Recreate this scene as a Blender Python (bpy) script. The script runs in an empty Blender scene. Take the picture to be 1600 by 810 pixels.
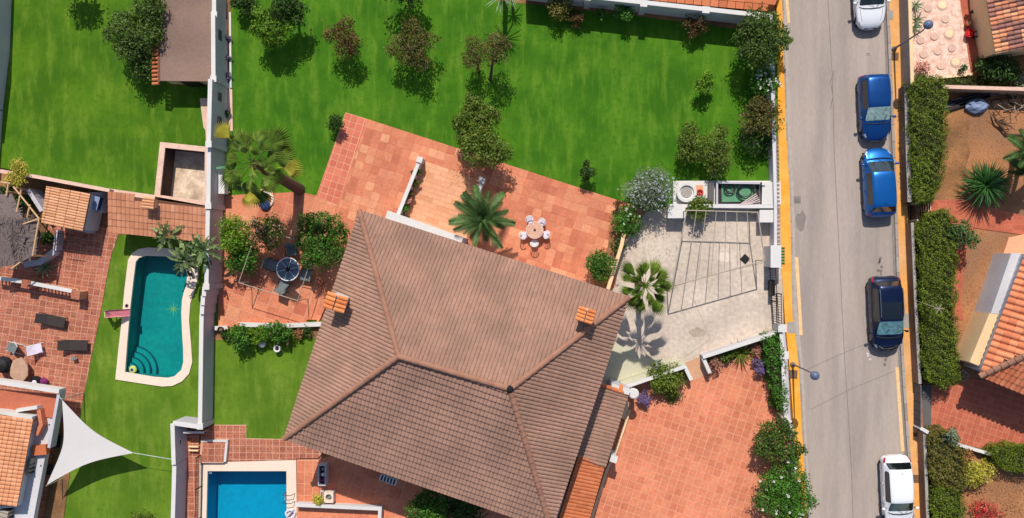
import bpy, bmesh, math, random
import numpy as np
from mathutils import Vector, Matrix, Euler
from mathutils.geometry import tessellate_polygon
R = math.radians
random.seed(7)
SC = bpy.context.scene
COL = SC.collection
# ------------------------------------------------------------------ camera
CAMZ, FPX, TILT = 50.0, 1250.0, math.atan(70/1250)
cam_d = bpy.data.cameras.new('camera'); cam = bpy.data.objects.new('camera', cam_d); COL.objects.link(cam)
cam.location = (0, 0, CAMZ); cam.rotation_euler = (0, TILT, 0)
cam_d.sensor_width = 36; cam_d.lens = FPX/1600*36; cam_d.clip_end = 1000
SC.camera = cam
# ------------------------------------------------------------------ world, sun, exposure
SUN_EL, SUN_AZ = R(50.6), R(-2.0)
W = bpy.data.worlds.new("World"); SC.world = W; W.use_nodes = True
nt = W.node_tree; nt.nodes.clear()
sky = nt.nodes.new('ShaderNodeTexSky'); sky.sky_type = 'NISHITA'; sky.sun_disc = False
sky.sun_elevation = SUN_EL; sky.sun_rotation = SUN_AZ
bg = nt.nodes.new('ShaderNodeBackground'); bg.inputs[1].default_value = 0.115
wo = nt.nodes.new('ShaderNodeOutputWorld')
nt.links.new(sky.outputs[0], bg.inputs[0]); nt.links.new(bg.outputs[0], wo.inputs[0])
sd = bpy.data.lights.new('sun', 'SUN'); sd.energy = 4.4; sd.angle = R(0.5); sd.color = (1, .94, .85)
sun = bpy.data.objects.new('sun', sd); COL.objects.link(sun)
tosun = Vector((math.sin(SUN_AZ)*math.cos(SUN_EL), math.cos(SUN_AZ)*math.cos(SUN_EL), math.sin(SUN_EL)))
sun.rotation_euler = (-tosun).to_track_quat('-Z', 'Y').to_euler(); sun.location = (0, 20, 30)
SC.view_settings.view_transform = 'Standard'; SC.view_settings.look = 'None'
SC.view_settings.exposure = 0.03; SC.view_settings.gamma = 1
SC.render.resolution_x = 1024; SC.render.resolution_y = 518
# ------------------------------------------------------------------ helpers
_ct, _st = math.cos(TILT), math.sin(TILT)
def P(px, py, h=0.0):
    """site survey: photo pixel -> point on the level plane z=h"""
    x, y, z = (px-800)/FPX, (405-py)/FPX, -1.0
    dx, dy, dz = _ct*x+_st*z, y, -_st*x+_ct*z
    t = (h-CAMZ)/dz
    return (dx*t, dy*t)
def PP(pts, h=0.0): return [P(a, b, h) for a, b in pts]
def pix(x, y, z):
    v = Vector((x, y, z-CAMZ)); cx = _ct*v.x-_st*v.z; cz = _st*v.x+_ct*v.z
    return (800+FPX*cx/-cz, 405-FPX*v.y/-cz)
def vec(px, py, h=0.0, z=None):
    a = P(px, py, h); return Vector((a[0], a[1], h if z is None else z))

def lin(c):
    return tuple(((v/255)/12.92 if v/255 <= .04045 else ((v/255+.055)/1.055)**2.4) for v in c)
def mat(name, pal, rough=.8, v1=.12, s1=.8, v2=.12, s2=14, bump=.15, bs=60, metal=0, coat=0, trans=0, stretch=None, spec=.3, const=False, brick=None, tint=None, tints=.35, island=True):
    """procedural material: palette picked per piece, two scales of tone variation, fine relief"""
    m = bpy.data.materials.new(name); m.use_nodes = True
    N, L = m.node_tree.nodes, m.node_tree.links; N.clear()
    out = N.new('ShaderNodeOutputMaterial'); b = N.new('ShaderNodeBsdfPrincipled')
    L.new(b.outputs[0], out.inputs[0])
    geo = N.new('ShaderNodeNewGeometry'); pos = geo.outputs['Position']
    if stretch:
        mp = N.new('ShaderNodeMapping'); mp.inputs['Scale'].default_value = stretch[:3]
        if len(stretch) > 3: mp.inputs['Rotation'].default_value = (0, 0, stretch[3])
        L.new(pos, mp.inputs[0]); pos = mp.outputs[0]
    if isinstance(pal[0], (int, float)): pal = [pal]
    if len(pal) == 1:
        rgb = N.new('ShaderNodeRGB'); rgb.outputs[0].default_value = (*lin(pal[0]), 1); col = rgb.outputs[0]
    else:
        oi = N.new('ShaderNodeObjectInfo')
        ad = N.new('ShaderNodeMath'); ad.operation = 'ADD'; L.new(oi.outputs['Random'], ad.inputs[0])
        if island: L.new(geo.outputs['Random Per Island'], ad.inputs[1])
        else: ad.inputs[1].default_value = 0
        fr = N.new('ShaderNodeMath'); fr.operation = 'FRACT'; L.new(ad.outputs[0], fr.inputs[0])
        cr = N.new('ShaderNodeValToRGB'); cr.color_ramp.interpolation = 'CONSTANT' if const else 'LINEAR'
        e = cr.color_ramp.elements
        while len(e) < len(pal): e.new(.5)
        for i, c in enumerate(pal):
            e[i].position = i/(len(pal) if const else len(pal)-1); e[i].color = (*lin(c), 1)
        L.new(fr.outputs[0], cr.inputs[0]); col = cr.outputs[0]
    def noise(sc, det, src):
        n = N.new('ShaderNodeTexNoise'); n.inputs['Scale'].default_value = sc; n.inputs['Detail'].default_value = det
        n.inputs['Roughness'].default_value = .6; L.new(src, n.inputs['Vector']); return n.outputs[0]
    n1 = noise(s1, 5, pos)
    if tint:
        mr = N.new('ShaderNodeMapRange'); mr.inputs[1].default_value = .42; mr.inputs[2].default_value = .62
        mr.inputs[4].default_value = 1.0
        L.new(noise(tints, 4, pos), mr.inputs[0]); mx = N.new('ShaderNodeMix'); mx.data_type = 'RGBA'
        L.new(mr.outputs[0], mx.inputs[0]); L.new(col, mx.inputs[6]); mx.inputs[7].default_value = (*lin(tint), 1); col = mx.outputs[2]
    for nz, v in ((n1, v1), (noise(s2, 3, pos), v2)):
        if v <= 0: continue
        mr = N.new('ShaderNodeMapRange'); mr.inputs[1].default_value = .3; mr.inputs[2].default_value = .7
        mr.inputs[3].default_value = 1-v; mr.inputs[4].default_value = 1+v
        L.new(nz, mr.inputs[0])
        vm = N.new('ShaderNodeVectorMath'); vm.operation = 'SCALE'; L.new(col, vm.inputs[0]); L.new(mr.outputs[0], vm.inputs[3]); col = vm.outputs[0]
    if brick:
        bt = N.new('ShaderNodeTexBrick'); L.new(geo.outputs['Position'], bt.inputs['Vector']); bt.inputs['Scale'].default_value = 1
        for k_, v_ in (('Color1', (1,1,1,1)), ('Color2', (.78,.76,.76,1)), ('Mortar', (1.22,1.3,1.35,1)), ('Mortar Size', .014), ('Brick Width', brick[0]), ('Row Height', brick[1])): bt.inputs[k_].default_value = v_
        vm = N.new('ShaderNodeVectorMath'); vm.operation = 'MULTIPLY'; L.new(col, vm.inputs[0]); L.new(bt.outputs[0], vm.inputs[1]); col = vm.outputs[0]
    L.new(col, b.inputs['Base Color'])
    b.inputs['Roughness'].default_value = rough; b.inputs['Metallic'].default_value = metal
    b.inputs['Specular IOR Level'].default_value = spec
    if coat: b.inputs['Coat Weight'].default_value = coat; b.inputs['Coat Roughness'].default_value = .03
    if bump:
        bp = N.new('ShaderNodeBump'); bp.inputs['Strength'].default_value = bump; bp.inputs['Distance'].default_value = .03
        L.new(noise(bs, 3, pos), bp.inputs['Height']); L.new(bp.outputs[0], b.inputs['Normal'])
    if trans:
        tr = N.new('ShaderNodeBsdfTranslucent'); L.new(col, tr.inputs[0]); ms = N.new('ShaderNodeMixShader'); ms.inputs[0].default_value = trans
        L.new(b.outputs[0], ms.inputs[1]); L.new(tr.outputs[0], ms.inputs[2]); L.new(ms.outputs[0], out.inputs[0])
    return m

def lawn_mat(name, c1, c2, c3, ang=0):
    m = bpy.data.materials.new(name); m.use_nodes = True
    N, L = m.node_tree.nodes, m.node_tree.links; b = N['Principled BSDF']
    geo = N.new('ShaderNodeNewGeometry')
    def nz(sc, det, st=None, rough=.6):
        n = N.new('ShaderNodeTexNoise'); n.inputs['Scale'].default_value = sc; n.inputs['Detail'].default_value = det; n.inputs['Roughness'].default_value = rough
        if st:
            mp = N.new('ShaderNodeMapping'); mp.inputs['Scale'].default_value = st; mp.inputs['Rotation'].default_value = (0, 0, ang)
            L.new(geo.outputs['Position'], mp.inputs[0]); L.new(mp.outputs[0], n.inputs['Vector'])
        else: L.new(geo.outputs['Position'], n.inputs['Vector'])
        return n.outputs[0]
    def mixc(f, a, bcol, lo, hi, mx_=1.0):
        mr = N.new('ShaderNodeMapRange'); mr.inputs[1].default_value = lo; mr.inputs[2].default_value = hi; mr.inputs[4].default_value = mx_
        L.new(f, mr.inputs[0]); mx = N.new('ShaderNodeMix'); mx.data_type = 'RGBA'; L.new(mr.outputs[0], mx.inputs[0])
        if isinstance(a, tuple): mx.inputs[6].default_value = (*lin(a), 1)
        else: L.new(a, mx.inputs[6])
        mx.inputs[7].default_value = (*lin(bcol), 1); return mx.outputs[2]
    c = mixc(nz(.35, 6), c1, c2, .4, .62)
    c = mixc(nz(1.6, 5, (1, .25, 1)), c, c3, .48, .7, .6)
    c = mixc(nz(3.2, 4), c, c1, .52, .7, .7)
    c = mixc(nz(2.2, 5, (1.6, .12, 1), .7), c, c3, .55, .72, .32)
    c = mixc(nz(.9, 6, None, .7), c, (134, 132, 62), .66, .78, .6)
    mr = N.new('ShaderNodeMapRange'); mr.inputs[1].default_value = .3; mr.inputs[2].default_value = .7; mr.inputs[3].default_value = .76; mr.inputs[4].default_value = 1.26
    L.new(nz(22, 4, None, .8), mr.inputs[0])
    vm = N.new('ShaderNodeVectorMath'); vm.operation = 'SCALE'; L.new(c, vm.inputs[0]); L.new(mr.outputs[0], vm.inputs[3])
    L.new(vm.outputs[0], b.inputs['Base Color']); b.inputs['Roughness'].default_value = .9; b.inputs['Specular IOR Level'].default_value = .15
    bp = N.new('ShaderNodeBump'); bp.inputs['Strength'].default_value = .5; bp.inputs['Distance'].default_value = .04
    L.new(nz(40, 3, None, .8), bp.inputs['Height']); L.new(bp.outputs[0], b.inputs['Normal'])
    return m

def water_mat(name, tint, bs=2.2):
    m = bpy.data.materials.new(name); m.use_nodes = True
    N, L = m.node_tree.nodes, m.node_tree.links; N.clear()
    out = N.new('ShaderNodeOutputMaterial'); t = N.new('ShaderNodeBsdfTransparent'); t.inputs[0].default_value = (*tint, 1)
    g = N.new('ShaderNodeBsdfGlossy'); g.inputs['Roughness'].default_value = .04
    f = N.new('ShaderNodeFresnel'); f.inputs[0].default_value = 1.33; ms = N.new('ShaderNodeMixShader')
    n = N.new('ShaderNodeTexNoise'); n.inputs['Scale'].default_value = bs; n.inputs['Detail'].default_value = 4
    geo = N.new('ShaderNodeNewGeometry'); L.new(geo.outputs['Position'], n.inputs['Vector'])
    bp = N.new('ShaderNodeBump'); bp.inputs['Strength'].default_value = .5; bp.inputs['Distance'].default_value = .06
    L.new(n.outputs[0], bp.inputs['Height']); L.new(bp.outputs[0], g.inputs['Normal']); L.new(bp.outputs[0], f.inputs['Normal'])
    L.new(f.outputs[0], ms.inputs[0]); L.new(t.outputs[0], ms.inputs[1]); L.new(g.outputs[0], ms.inputs[2]); L.new(ms.outputs[0], out.inputs[0])
    return m

def tag(o, label=None, cat=None, group=None, kind=None):
    if label: o['label'] = label
    if cat: o['category'] = cat
    if group: o['group'] = group
    if kind: o['kind'] = kind
    return o
def thing(name, label, cat, loc=(0, 0, 0), rot=0, group=None):
    o = bpy.data.objects.new(name, None); COL.objects.link(o); o.empty_display_size = .3
    o.location = loc if len(loc) == 3 else (loc[0], loc[1], 0); o.rotation_euler = (0, 0, rot)
    return tag(o, label, cat, group)
def wloc(o):
    v = Vector((0, 0, 0))
    while o: v += Vector(o.location); o = o.parent
    return v
class MB:
    def __init__(s): s.v = []; s.f = []
    def add(s, vs, fs):
        n = len(s.v); s.v += [tuple(v) for v in vs]; s.f += [tuple(i+n for i in f) for f in fs]; return s
    def box(s, c, size, rot=0, tilt=None):
        x, y, z = (d/2 for d in size)
        M = Matrix.Translation(c) @ Matrix.Rotation(rot, 4, 'Z')
        if tilt: M = M @ tilt
        vs = [M @ Vector(p) for p in ((-x,-y,-z),(x,-y,-z),(x,y,-z),(-x,y,-z),(-x,-y,z),(x,-y,z),(x,y,z),(-x,y,z))]
        return s.add(vs, [(0,3,2,1),(4,5,6,7),(0,1,5,4),(1,2,6,5),(2,3,7,6),(3,0,4,7)])
    def prism(s, outer, z0, z1, holes=(), sides=True, bottom=False):
        loops = [outer, *holes]; z0f = z0 if callable(z0) else (lambda x, y: z0); z1f = z1 if callable(z1) else (lambda x, y: z1)
        flat = [p for l in loops for p in l]
        tris = tessellate_polygon([[Vector((p[0], p[1], 0)) for p in l] for l in loops])
        def up(t):
            a, b, c = (flat[i] for i in t)
            return t if (b[0]-a[0])*(c[1]-a[1])-(b[1]-a[1])*(c[0]-a[0]) > 0 else t[::-1]
        tris = [up(tuple(t)) for t in tris]
        s.add([(p[0], p[1], z1f(*p[:2])) for p in flat], tris)
        if bottom: s.add([(p[0], p[1], z0f(*p[:2])) for p in flat], [t[::-1] for t in tris])
        if sides:
            for k, l in enumerate(loops):
                ar = sum(l[i-1][0]*l[i][1]-l[i][0]*l[i-1][1] for i in range(len(l)))
                l = l if (ar > 0) == (k == 0) else l[::-1]
                for i in range(len(l)):
                    a, b = l[i-1], l[i]
                    s.add([(a[0],a[1],z0f(*a[:2])),(b[0],b[1],z0f(*b[:2])),(b[0],b[1],z1f(*b[:2])),(a[0],a[1],z1f(*a[:2]))], [(0,1,2,3)])
        return s
    def tube(s, pts, rad, n=8, cap=True):
        pts = [Vector(p) for p in pts]; k = len(pts)
        if not hasattr(rad, '__len__'): rad = [rad]*k
        vs = []; up = Vector((0, 0, 1))
        for i, p in enumerate(pts):
            d = (pts[min(i+1, k-1)]-pts[max(i-1, 0)]).normalized()
            a = d.cross(up if abs(d.z) < .95 else Vector((1, 0, 0))).normalized(); b = d.cross(a)
            vs += [p+(a*math.cos(t)+b*math.sin(t))*rad[i] for t in [2*math.pi*j/n for j in range(n)]]
        fs = [(i*n+j, i*n+(j+1) % n, (i+1)*n+(j+1) % n, (i+1)*n+j) for i in range(k-1) for j in range(n)]
        fs = [f[::-1] for f in fs]
        if cap: fs += [tuple(range(n)), tuple(range((k-1)*n, k*n))[::-1]]
        return s.add(vs, fs)
    def lathe(s, c, prof, n=20):
        vs = [(c[0]+r*math.cos(2*math.pi*j/n), c[1]+r*math.sin(2*math.pi*j/n), c[2]+z) for r, z in prof for j in range(n)]
        fs = [(i*n+j, i*n+(j+1) % n, (i+1)*n+(j+1) % n, (i+1)*n+j) for i in range(len(prof)-1) for j in range(n)]
        fs += [tuple(range(n))[::-1], tuple(range((len(prof)-1)*n, len(prof)*n))]
        return s.add(vs, fs)
    def mesh(s, name, m, off=(0, 0, 0), smooth=False):
        me = bpy.data.meshes.new(name); o = Vector(off)
        me.from_pydata([tuple(Vector(v)-o) for v in s.v], [], s.f)
        for mm in (m if isinstance(m, (list, tuple)) else [m]): me.materials.append(mm)
        if smooth: me.polygons.foreach_set('use_smooth', [True]*len(me.polygons))
        return me
    def build(s, name, m, parent=None, local=False, smooth=False, **k):
        off = (0, 0, 0) if (local or parent is None) else wloc(parent)
        o = bpy.data.objects.new(name, s.mesh(name, m, off, smooth)); COL.objects.link(o); o.parent = parent
        return tag(o, **k)
def bx(name, m, c, size, parent=None, rot=0, local=False, **k): return MB().box(c, size, rot).build(name, m, parent, local, **k)
def put(name, me, loc, rot=(0, 0, 0), scale=(1, 1, 1), parent=None):
    o = bpy.data.objects.new(name, me); COL.objects.link(o); o.location = loc; o.rotation_euler = rot; o.scale = scale; o.parent = parent
    return o
def copy_tree(o, parent=None):
    c = o.copy(); COL.objects.link(c); c.parent = parent
    for ch in o.children: copy_tree(ch, c)
    return c
def offset(path, d, closed=False):
    out = []; n = len(path)
    for i, p in enumerate(path):
        a = Vector(path[i-1] if (i > 0 or closed) else p); b = Vector(p); c = Vector(path[(i+1) % n] if (i < n-1 or closed) else p)
        d1 = (b-a).normalized() if (b-a).length > 0 else (c-b).normalized(); d2 = (c-b).normalized() if (c-b).length > 0 else d1
        n1 = Vector((-d1.y, d1.x)); n2 = Vector((-d2.y, d2.x)); m = (n1+n2)
        m = m.normalized() if m.length > .01 else n1
        out.append(tuple(b+m*d/max(.5, m.dot(n1))))
    return out
def inpoly(x, y, poly):
    x = np.asarray(x); y = np.asarray(y); r = np.zeros(x.shape, bool); n = len(poly)
    for i in range(n):
        (x0, y0), (x1, y1) = poly[i-1], poly[i]
        if y0 == y1: continue
        r ^= ((y0 > y) != (y1 > y)) & (x < (x1-x0)*(y-y0)/(y1-y0)+x0)
    return r
def clip_convex(sub, win):
    out = list(sub)
    for i in range(len(win)):
        a, b = win[i-1], win[i]; inp, out = out, []
        if not inp: return []
        sd = lambda p: (b[0]-a[0])*(p[1]-a[1])-(b[1]-a[1])*(p[0]-a[0])
        for j in range(len(inp)):
            p, q = inp[j-1], inp[j]; sp, sq = sd(p), sd(q)
            if sp*sq < 0:
                t = sp/(sp-sq); out.append((p[0]+(q[0]-p[0])*t, p[1]+(q[1]-p[1])*t))
            if sq >= 0: out.append(q)
    return out
def area(p): return abs(sum(p[i-1][0]*p[i][1]-p[i][0]*p[i-1][1] for i in range(len(p))))/2

def sheet(name, px, m, z, holes=(), label=None, world=False):
    o = MB().prism(px if world else PP(px), 0, z, [h if world else PP(h) for h in holes], sides=False).build(name, m)
    o['kind'] = 'structure'
    if label: o['label'] = label
    return o
def slab(name, px, m, z0, z1, holes=(), label=None):
    o = MB().prism(PP(px), z0, z1, [PP(h) for h in holes]).build(name, m); o['kind'] = 'structure'
    if label: o['label'] = label
    return o
def tiles(parent, poly, ang, sx, sy, gap, m, z, th=.03, org=(0, 0), limit=300, name='tile', stag=0, seed=1, skip=0):
    """lay tiles one by one over a world polygon"""
    rg = random.Random(seed); ca, sa = math.cos(ang), math.sin(ang)
    T = lambda u, v: (org[0]+u*ca-v*sa, org[1]+u*sa+v*ca)
    inv = [((x-org[0])*ca+(y-org[1])*sa, -(x-org[0])*sa+(y-org[1])*ca) for x, y in poly]
    u0, u1 = min(p[0] for p in inv), max(p[0] for p in inv); v0, v1 = min(p[1] for p in inv), max(p[1] for p in inv)
    gx, gy = sx-gap, sy-gap
    full = MB().box((0, 0, th/2), (gx, gy, th)).mesh(name, m); rest = MB(); cnt = 0; items = []
    for j in range(math.floor(v0/sy), math.ceil(v1/sy)):
        for i in range(math.floor(u0/sx)-1, math.ceil(u1/sx)):
            a = i*sx+(stag*sx if j % 2 else 0); b = j*sy
            win = [(a+gap/2, b+gap/2), (a+sx-gap/2, b+gap/2), (a+sx-gap/2, b+sy-gap/2), (a+gap/2, b+sy-gap/2)]
            c = clip_convex(inv, win)
            if len(c) < 3: continue
            ar = area(c)
            if ar < .08*gx*gy: continue
            cx, cy = T(a+sx/2, b+sy/2); q = pix(cx, cy, z); vis = -20 < q[0] < 1620 and -20 < q[1] < 830
            items.append((0 if vis else 1, -ar, i, j, c, cx, cy, ar > .995*gx*gy))
    items.sort(key=lambda t: (t[0], -round(-t[1], 3), t[2]*0))
    for it in items:
        vis0, _, i, j, c, cx, cy, isfull = it; dz = z+rg.uniform(-.004, .004)
        if cnt < limit and not vis0:
            cnt += 1
            if isfull: o = put(name, full, (cx, cy, dz), (rg.uniform(-.006, .006), rg.uniform(-.006, .006), ang))
            else:
                o = bpy.data.objects.new(name, MB().prism([T(*p) for p in c], dz, dz+th).mesh(name, m, (cx, cy, 0))); COL.objects.link(o); o.location = (cx, cy, 0)
            o.parent = parent; o.location = Vector(o.location)-wloc(parent)
        else: rest.prism([T(*p) for p in c], dz, dz+th)
    if rest.v: rest.build(name+'_field', m, parent, kind='stuff')

def wall(name, label, cat, path, h, th=.22, m=None, cm=None, href=0, z0=0, side=0, cop=.06, over=.03, group=None, coping=True):
    """path in survey pixels on the plane href; side: 0 centred, 1 left, -1 right"""
    w = PP(path, href); a = offset(w, th*(.5+.5*side)); b = offset(w, -th*(.5-.5*side))
    t = thing(name, label, cat, (w[0][0], w[0][1], z0), group=group)
    MB().prism(a+b[::-1], z0, z0+h, bottom=True).build('wall_body', m, t)
    if coping:
        a2, b2 = offset(w, th*(.5+.5*side)+over), offset(w, -th*(.5-.5*side)-over)
        MB().prism(a2+b2[::-1], z0+h+.001, z0+h+cop, bottom=True).build('coping', cm or m, t)
    return t
def along(path, step):
    out = []; acc = 0
    for i in range(len(path)-1):
        a, b = Vector(path[i]), Vector(path[i+1]); L_ = (b-a).length; d = (b-a)/L_; t = acc
        while t <= L_: out.append((tuple(a+d*t), math.atan2(d.y, d.x))); t += step
        acc = t-L_
    return out

# ---- foliage
def leaves_mesh(name, pts, nrm, size, m, rg, wid=.5, jit=.8):
    n = len(pts); nr = nrm+rg.normal(0, jit, (n, 3)); nr /= np.linalg.norm(nr, axis=1)[:, None]
    a = np.cross(nr, rg.normal(0, 1, (n, 3))); a /= np.linalg.norm(a, axis=1)[:, None]; b = np.cross(nr, a)
    L_ = (size*rg.uniform(.55, 1.35, n))[:, None]; w = L_*wid
    v = np.stack([pts-a*L_*.5, pts+b*w*.5+a*L_*.05, pts+a*L_*.5, pts-b*w*.5+a*L_*.05], 1).reshape(-1, 3)
    me = bpy.data.meshes.new(name); me.vertices.add(4*n); me.vertices.foreach_set('co', v.astype(np.float32).ravel())
    me.loops.add(4*n); me.loops.foreach_set('vertex_index', np.arange(4*n, dtype=np.int32))
    me.polygons.add(n); me.polygons.foreach_set('loop_start', np.arange(0, 4*n, 4, dtype=np.int32)); me.polygons.foreach_set('loop_total', np.full(n, 4, np.int32))
    me.update(calc_edges=True)
    me.materials.append(m); return me
def foliage(name, blobs, n, size, m, parent, seed, wid=.5, fill=.5, **k):
    rg = np.random.default_rng(seed); A = np.array([b[3]*b[4]+b[3]*b[5] for b in blobs]); A = A/A.sum(); P_, N_ = [], []
    for (cx, cy, cz, rx, ry, rz), f in zip(blobs, A):
        k_ = max(30, int(n*f)); d = rg.normal(0, 1, (k_, 3)); d[:, 2] = np.where(d[:, 2] < 0, d[:, 2]*.7, d[:, 2]); d /= np.linalg.norm(d, axis=1)[:, None]
        r = fill+(1-fill)*rg.random(k_)**.6
        w = 1+.2*np.sin(d@rg.normal(0, 3.5, 3)+rg.random()*6)+.18*np.sin(d@rg.normal(0, 6, 3)+rg.random()*6)+.14*np.sin(d@rg.normal(0, 11, 3))
        p = np.array([cx, cy, cz])+d*(r*w)[:, None]*np.array([rx, ry, rz]); P_.append(p); N_.append(d*.7+np.array([0, 0, .5]))
    P_ = np.concatenate(P_); N_ = np.concatenate(N_); keep = P_[:, 2] > .04; P_, N_ = P_[keep], N_[keep]
    off = np.array(wloc(parent)) if parent else 0
    me = leaves_mesh(name, P_-off, N_, size, m, rg, wid)
    o = bpy.data.objects.new(name, me); COL.objects.link(o); o.parent = parent; return tag(o, **k)
def blob_set(cx, cy, cz, r, rz, k, seed, spread=.55, small=.5):
    rg = random.Random(seed); bl = [(cx, cy, cz, r*.5, r*.5, rz*.7)]
    for i in range(k):
        a = 2*math.pi*(i+rg.uniform(-.35, .35))/k; d = r*rg.uniform(spread*.75, spread*1.2); q = r*rg.uniform(small*.65, small*1.1)
        bl.append((cx+d*math.cos(a), cy+d*math.sin(a), cz+rz*rg.uniform(-.45, .45), q, q, q*.85*rz/r if rz < r else q*.85))
    return bl
def tree(name, label, cat, px, py, rp, hm, m, k=6, n=2600, size=.17, base=None, rz=None, seed=None, spread=.55, small=.5, trunk=True, fill=.45, group=None, wid=.5, sx=1, sy=1, tm=None, lobes=None):
    """crown centre seen at (px,py) at height hm, radius rp pixels"""
    seed = seed or int(px*7+py); x, y = P(px, py, hm); r = rp/25.3; rz = rz or r*.8
    bx_, by_ = (x, y) if base is None else P(*base)
    t = thing(name, label, cat, (bx_, by_, 0), group=group)
    bl = blob_set(x, y, max(hm, .25*rz), r, rz, k, seed, spread, small)
    if lobes:
        rl = random.Random(seed); bl = []
        for (a_, b_, c_) in lobes: q_ = P(a_, b_, hm); bl.append((q_[0], q_[1], max(hm, .3)+rl.uniform(-.2, .25), c_/25.5, c_/25.5, c_/28))
    bl = [(x+(b[0]-x)*sx, y+(b[1]-y)*sy, b[2], b[3]*(sx*.5+.5), b[4]*(sy*.5+.5), b[5]) for b in bl]
    if trunk:
        mb = MB(); rr = .05+.035*r; top = Vector((x, y, hm))
        mb.tube([(bx_, by_, -.05), ((bx_*2+x)/3, (by_*2+y)/3, hm*.3), tuple(top)], [rr*1.25, rr, rr*.6], 7)
        st = Vector(((bx_+x)/2, (by_+y)/2, hm*.45))
        for b in bl[1:]: mb.tube([tuple(st), tuple(st.lerp(Vector(b[:3]), .5)+Vector((0, 0, .1*r))), b[:3]], [rr*.55, rr*.38, rr*.15], 5)
        mb.build('trunk', tm or M_['bark'], t)
    foliage('crown' if trunk else 'foliage', bl, n, size, m, t, seed, wid, fill)
    return t
def hedge(name, label, cat, px, h, m, dens=420, size=.13, seed=3, bumpy=.22, core=True, group=None, z0=0):
    poly = PP(px, h*.9); rg = np.random.default_rng(seed); c = np.mean(poly, 0)
    t = thing(name, label, cat, (c[0], c[1], z0), group=group)
    x0, y0 = np.min(poly, 0); x1, y1 = np.max(poly, 0); n = int((x1-x0)*(y1-y0)*dens)
    x = rg.uniform(x0-.1, x1+.1, n); y = rg.uniform(y0-.1, y1+.1, n); wv = .2*np.sin(x*4.1+y*2.3+seed)*np.sin(y*3.1-x)+.1*np.sin(y*9+x*5)
    k = inpoly(x+wv, y+wv*.7, poly); x, y = x[k], y[k]
    def H(x, y): return h+bumpy*(np.sin(x*3.1+seed)*np.sin(y*2.7+seed*2)+.7*np.sin(x*6.3+y*5.2+seed)*np.cos(y*7.1)+.5*np.sin(x*11+seed)*np.sin(y*12))
    z = H(x, y)-rg.random(len(x))**2*.35
    P1 = np.stack([x, y, z], 1); N1 = np.tile([0, 0, 1.], (len(x), 1)); PS, NS = [P1], [N1]
    for i in range(len(poly)):
        a, b = np.array(poly[i-1]), np.array(poly[i]); L_ = np.linalg.norm(b-a); q = int(L_*h*dens*.8)
        if q < 3: continue
        tt = rg.random(q)[:, None]; p = a+(b-a)*tt; nn = np.array([(b-a)[1], -(b-a)[0]])/L_
        if (p.mean(0)-c)@nn < 0: nn = -nn
        zz = rg.random(q)*(h); p = p+nn*(rg.normal(0, .07, q)+.1*np.sin(tt[:, 0]*L_*4+zz*3))[:, None]
        PS.append(np.column_stack([p, zz])); NS.append(np.tile([nn[0], nn[1], .3], (q, 1)))
    pts = np.concatenate(PS)+np.array([0, 0, z0]); off = np.array(wloc(t))
    o = bpy.data.objects.new('foliage', leaves_mesh('foliage', pts-off, np.concatenate(NS), size, m, rg, .45)); COL.objects.link(o); o.parent = t
    if core:
        ins = [tuple(np.array(p)+(c-np.array(p))/np.linalg.norm(c-np.array(p))*.2) for p in poly]
        MB().prism(ins, z0, z0+h*.8).build('branches', M_['twig'], t)
    return t

# ---- palm parts (local meshes, root at origin pointing along +X)
def fan_mesh(m, r=.75, pet=.9, n=15, spread=R(190), droop=.3):
    mb = MB(); mb.tube([(0, 0, 0), (pet*.5, 0, .06), (pet, 0, 0)], [.03, .022, .015], 4)
    for i in range(n):
        a = -spread/2+spread*i/(n-1); L_ = r*(1-.22*abs(a)/(spread/2)); w = .74*r*spread/n
        d = Vector((math.cos(a), math.sin(a), 0)); s_ = Vector((-math.sin(a), math.cos(a), 0)); o = Vector((pet, 0, 0))
        mb.add([o, o+d*L_*.55+s_*w*.55+Vector((0, 0, -.02)), o+d*L_*.6+Vector((0, 0, .05)), o+d*L_*.55-s_*w*.55+Vector((0, 0, -.02)), o+d*L_+Vector((0, 0, -droop*L_))],
               [(0, 3, 2), (0, 2, 1), (1, 2, 4), (2, 3, 4)])
    return mb.mesh('frond', m)
def feather_mesh(m, L_=2.3, lw=.42, n=34, arch=.5):
    mb = MB(); pt = lambda t: Vector((L_*t*(1-.12*t), 0, arch*(math.sin(t*2.2)*.75)-arch*1.5*t*t*.6))
    mb.tube([pt(i/8) for i in range(9)], [.035-.03*i/8 for i in range(9)], 4)
    for i in range(n):
        t = .12+.88*i/(n-1); o = pt(t); l = lw*math.sin(math.pi*min(1, .12+t*.83))**.7+.06
        for s_ in (-1, 1):
            tip = o+Vector((l*.62, s_*l*.8, .12-.22*l)); q = Vector((.035, 0, 0))
            mb.add([o-q, o+q, o.lerp(tip, .5)+Vector((.03, 0, .02)), tip], [(0, 1, 2), (0, 2, 3)] if s_ > 0 else [(0, 2, 1), (0, 3, 2)])
    return mb.mesh('frond', m)
def blade_mesh(m, L_=.8, w=.06, droop=.2):
    mb = MB(); ps = []
    for t, ww in ((0, .6), (.35, 1), (.7, .7), (1, 0.02)):
        ps += [(L_*t, -w*ww/2, -droop*t*t), (L_*t, 0, -droop*t*t-.015), (L_*t, w*ww/2, -droop*t*t)]
    fs = [(i*3+j, (i+1)*3+j, (i+1)*3+j+1, i*3+j+1) for i in range(3) for j in range(2)]
    return mb.add(ps, fs).mesh('leaf', m)
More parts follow.
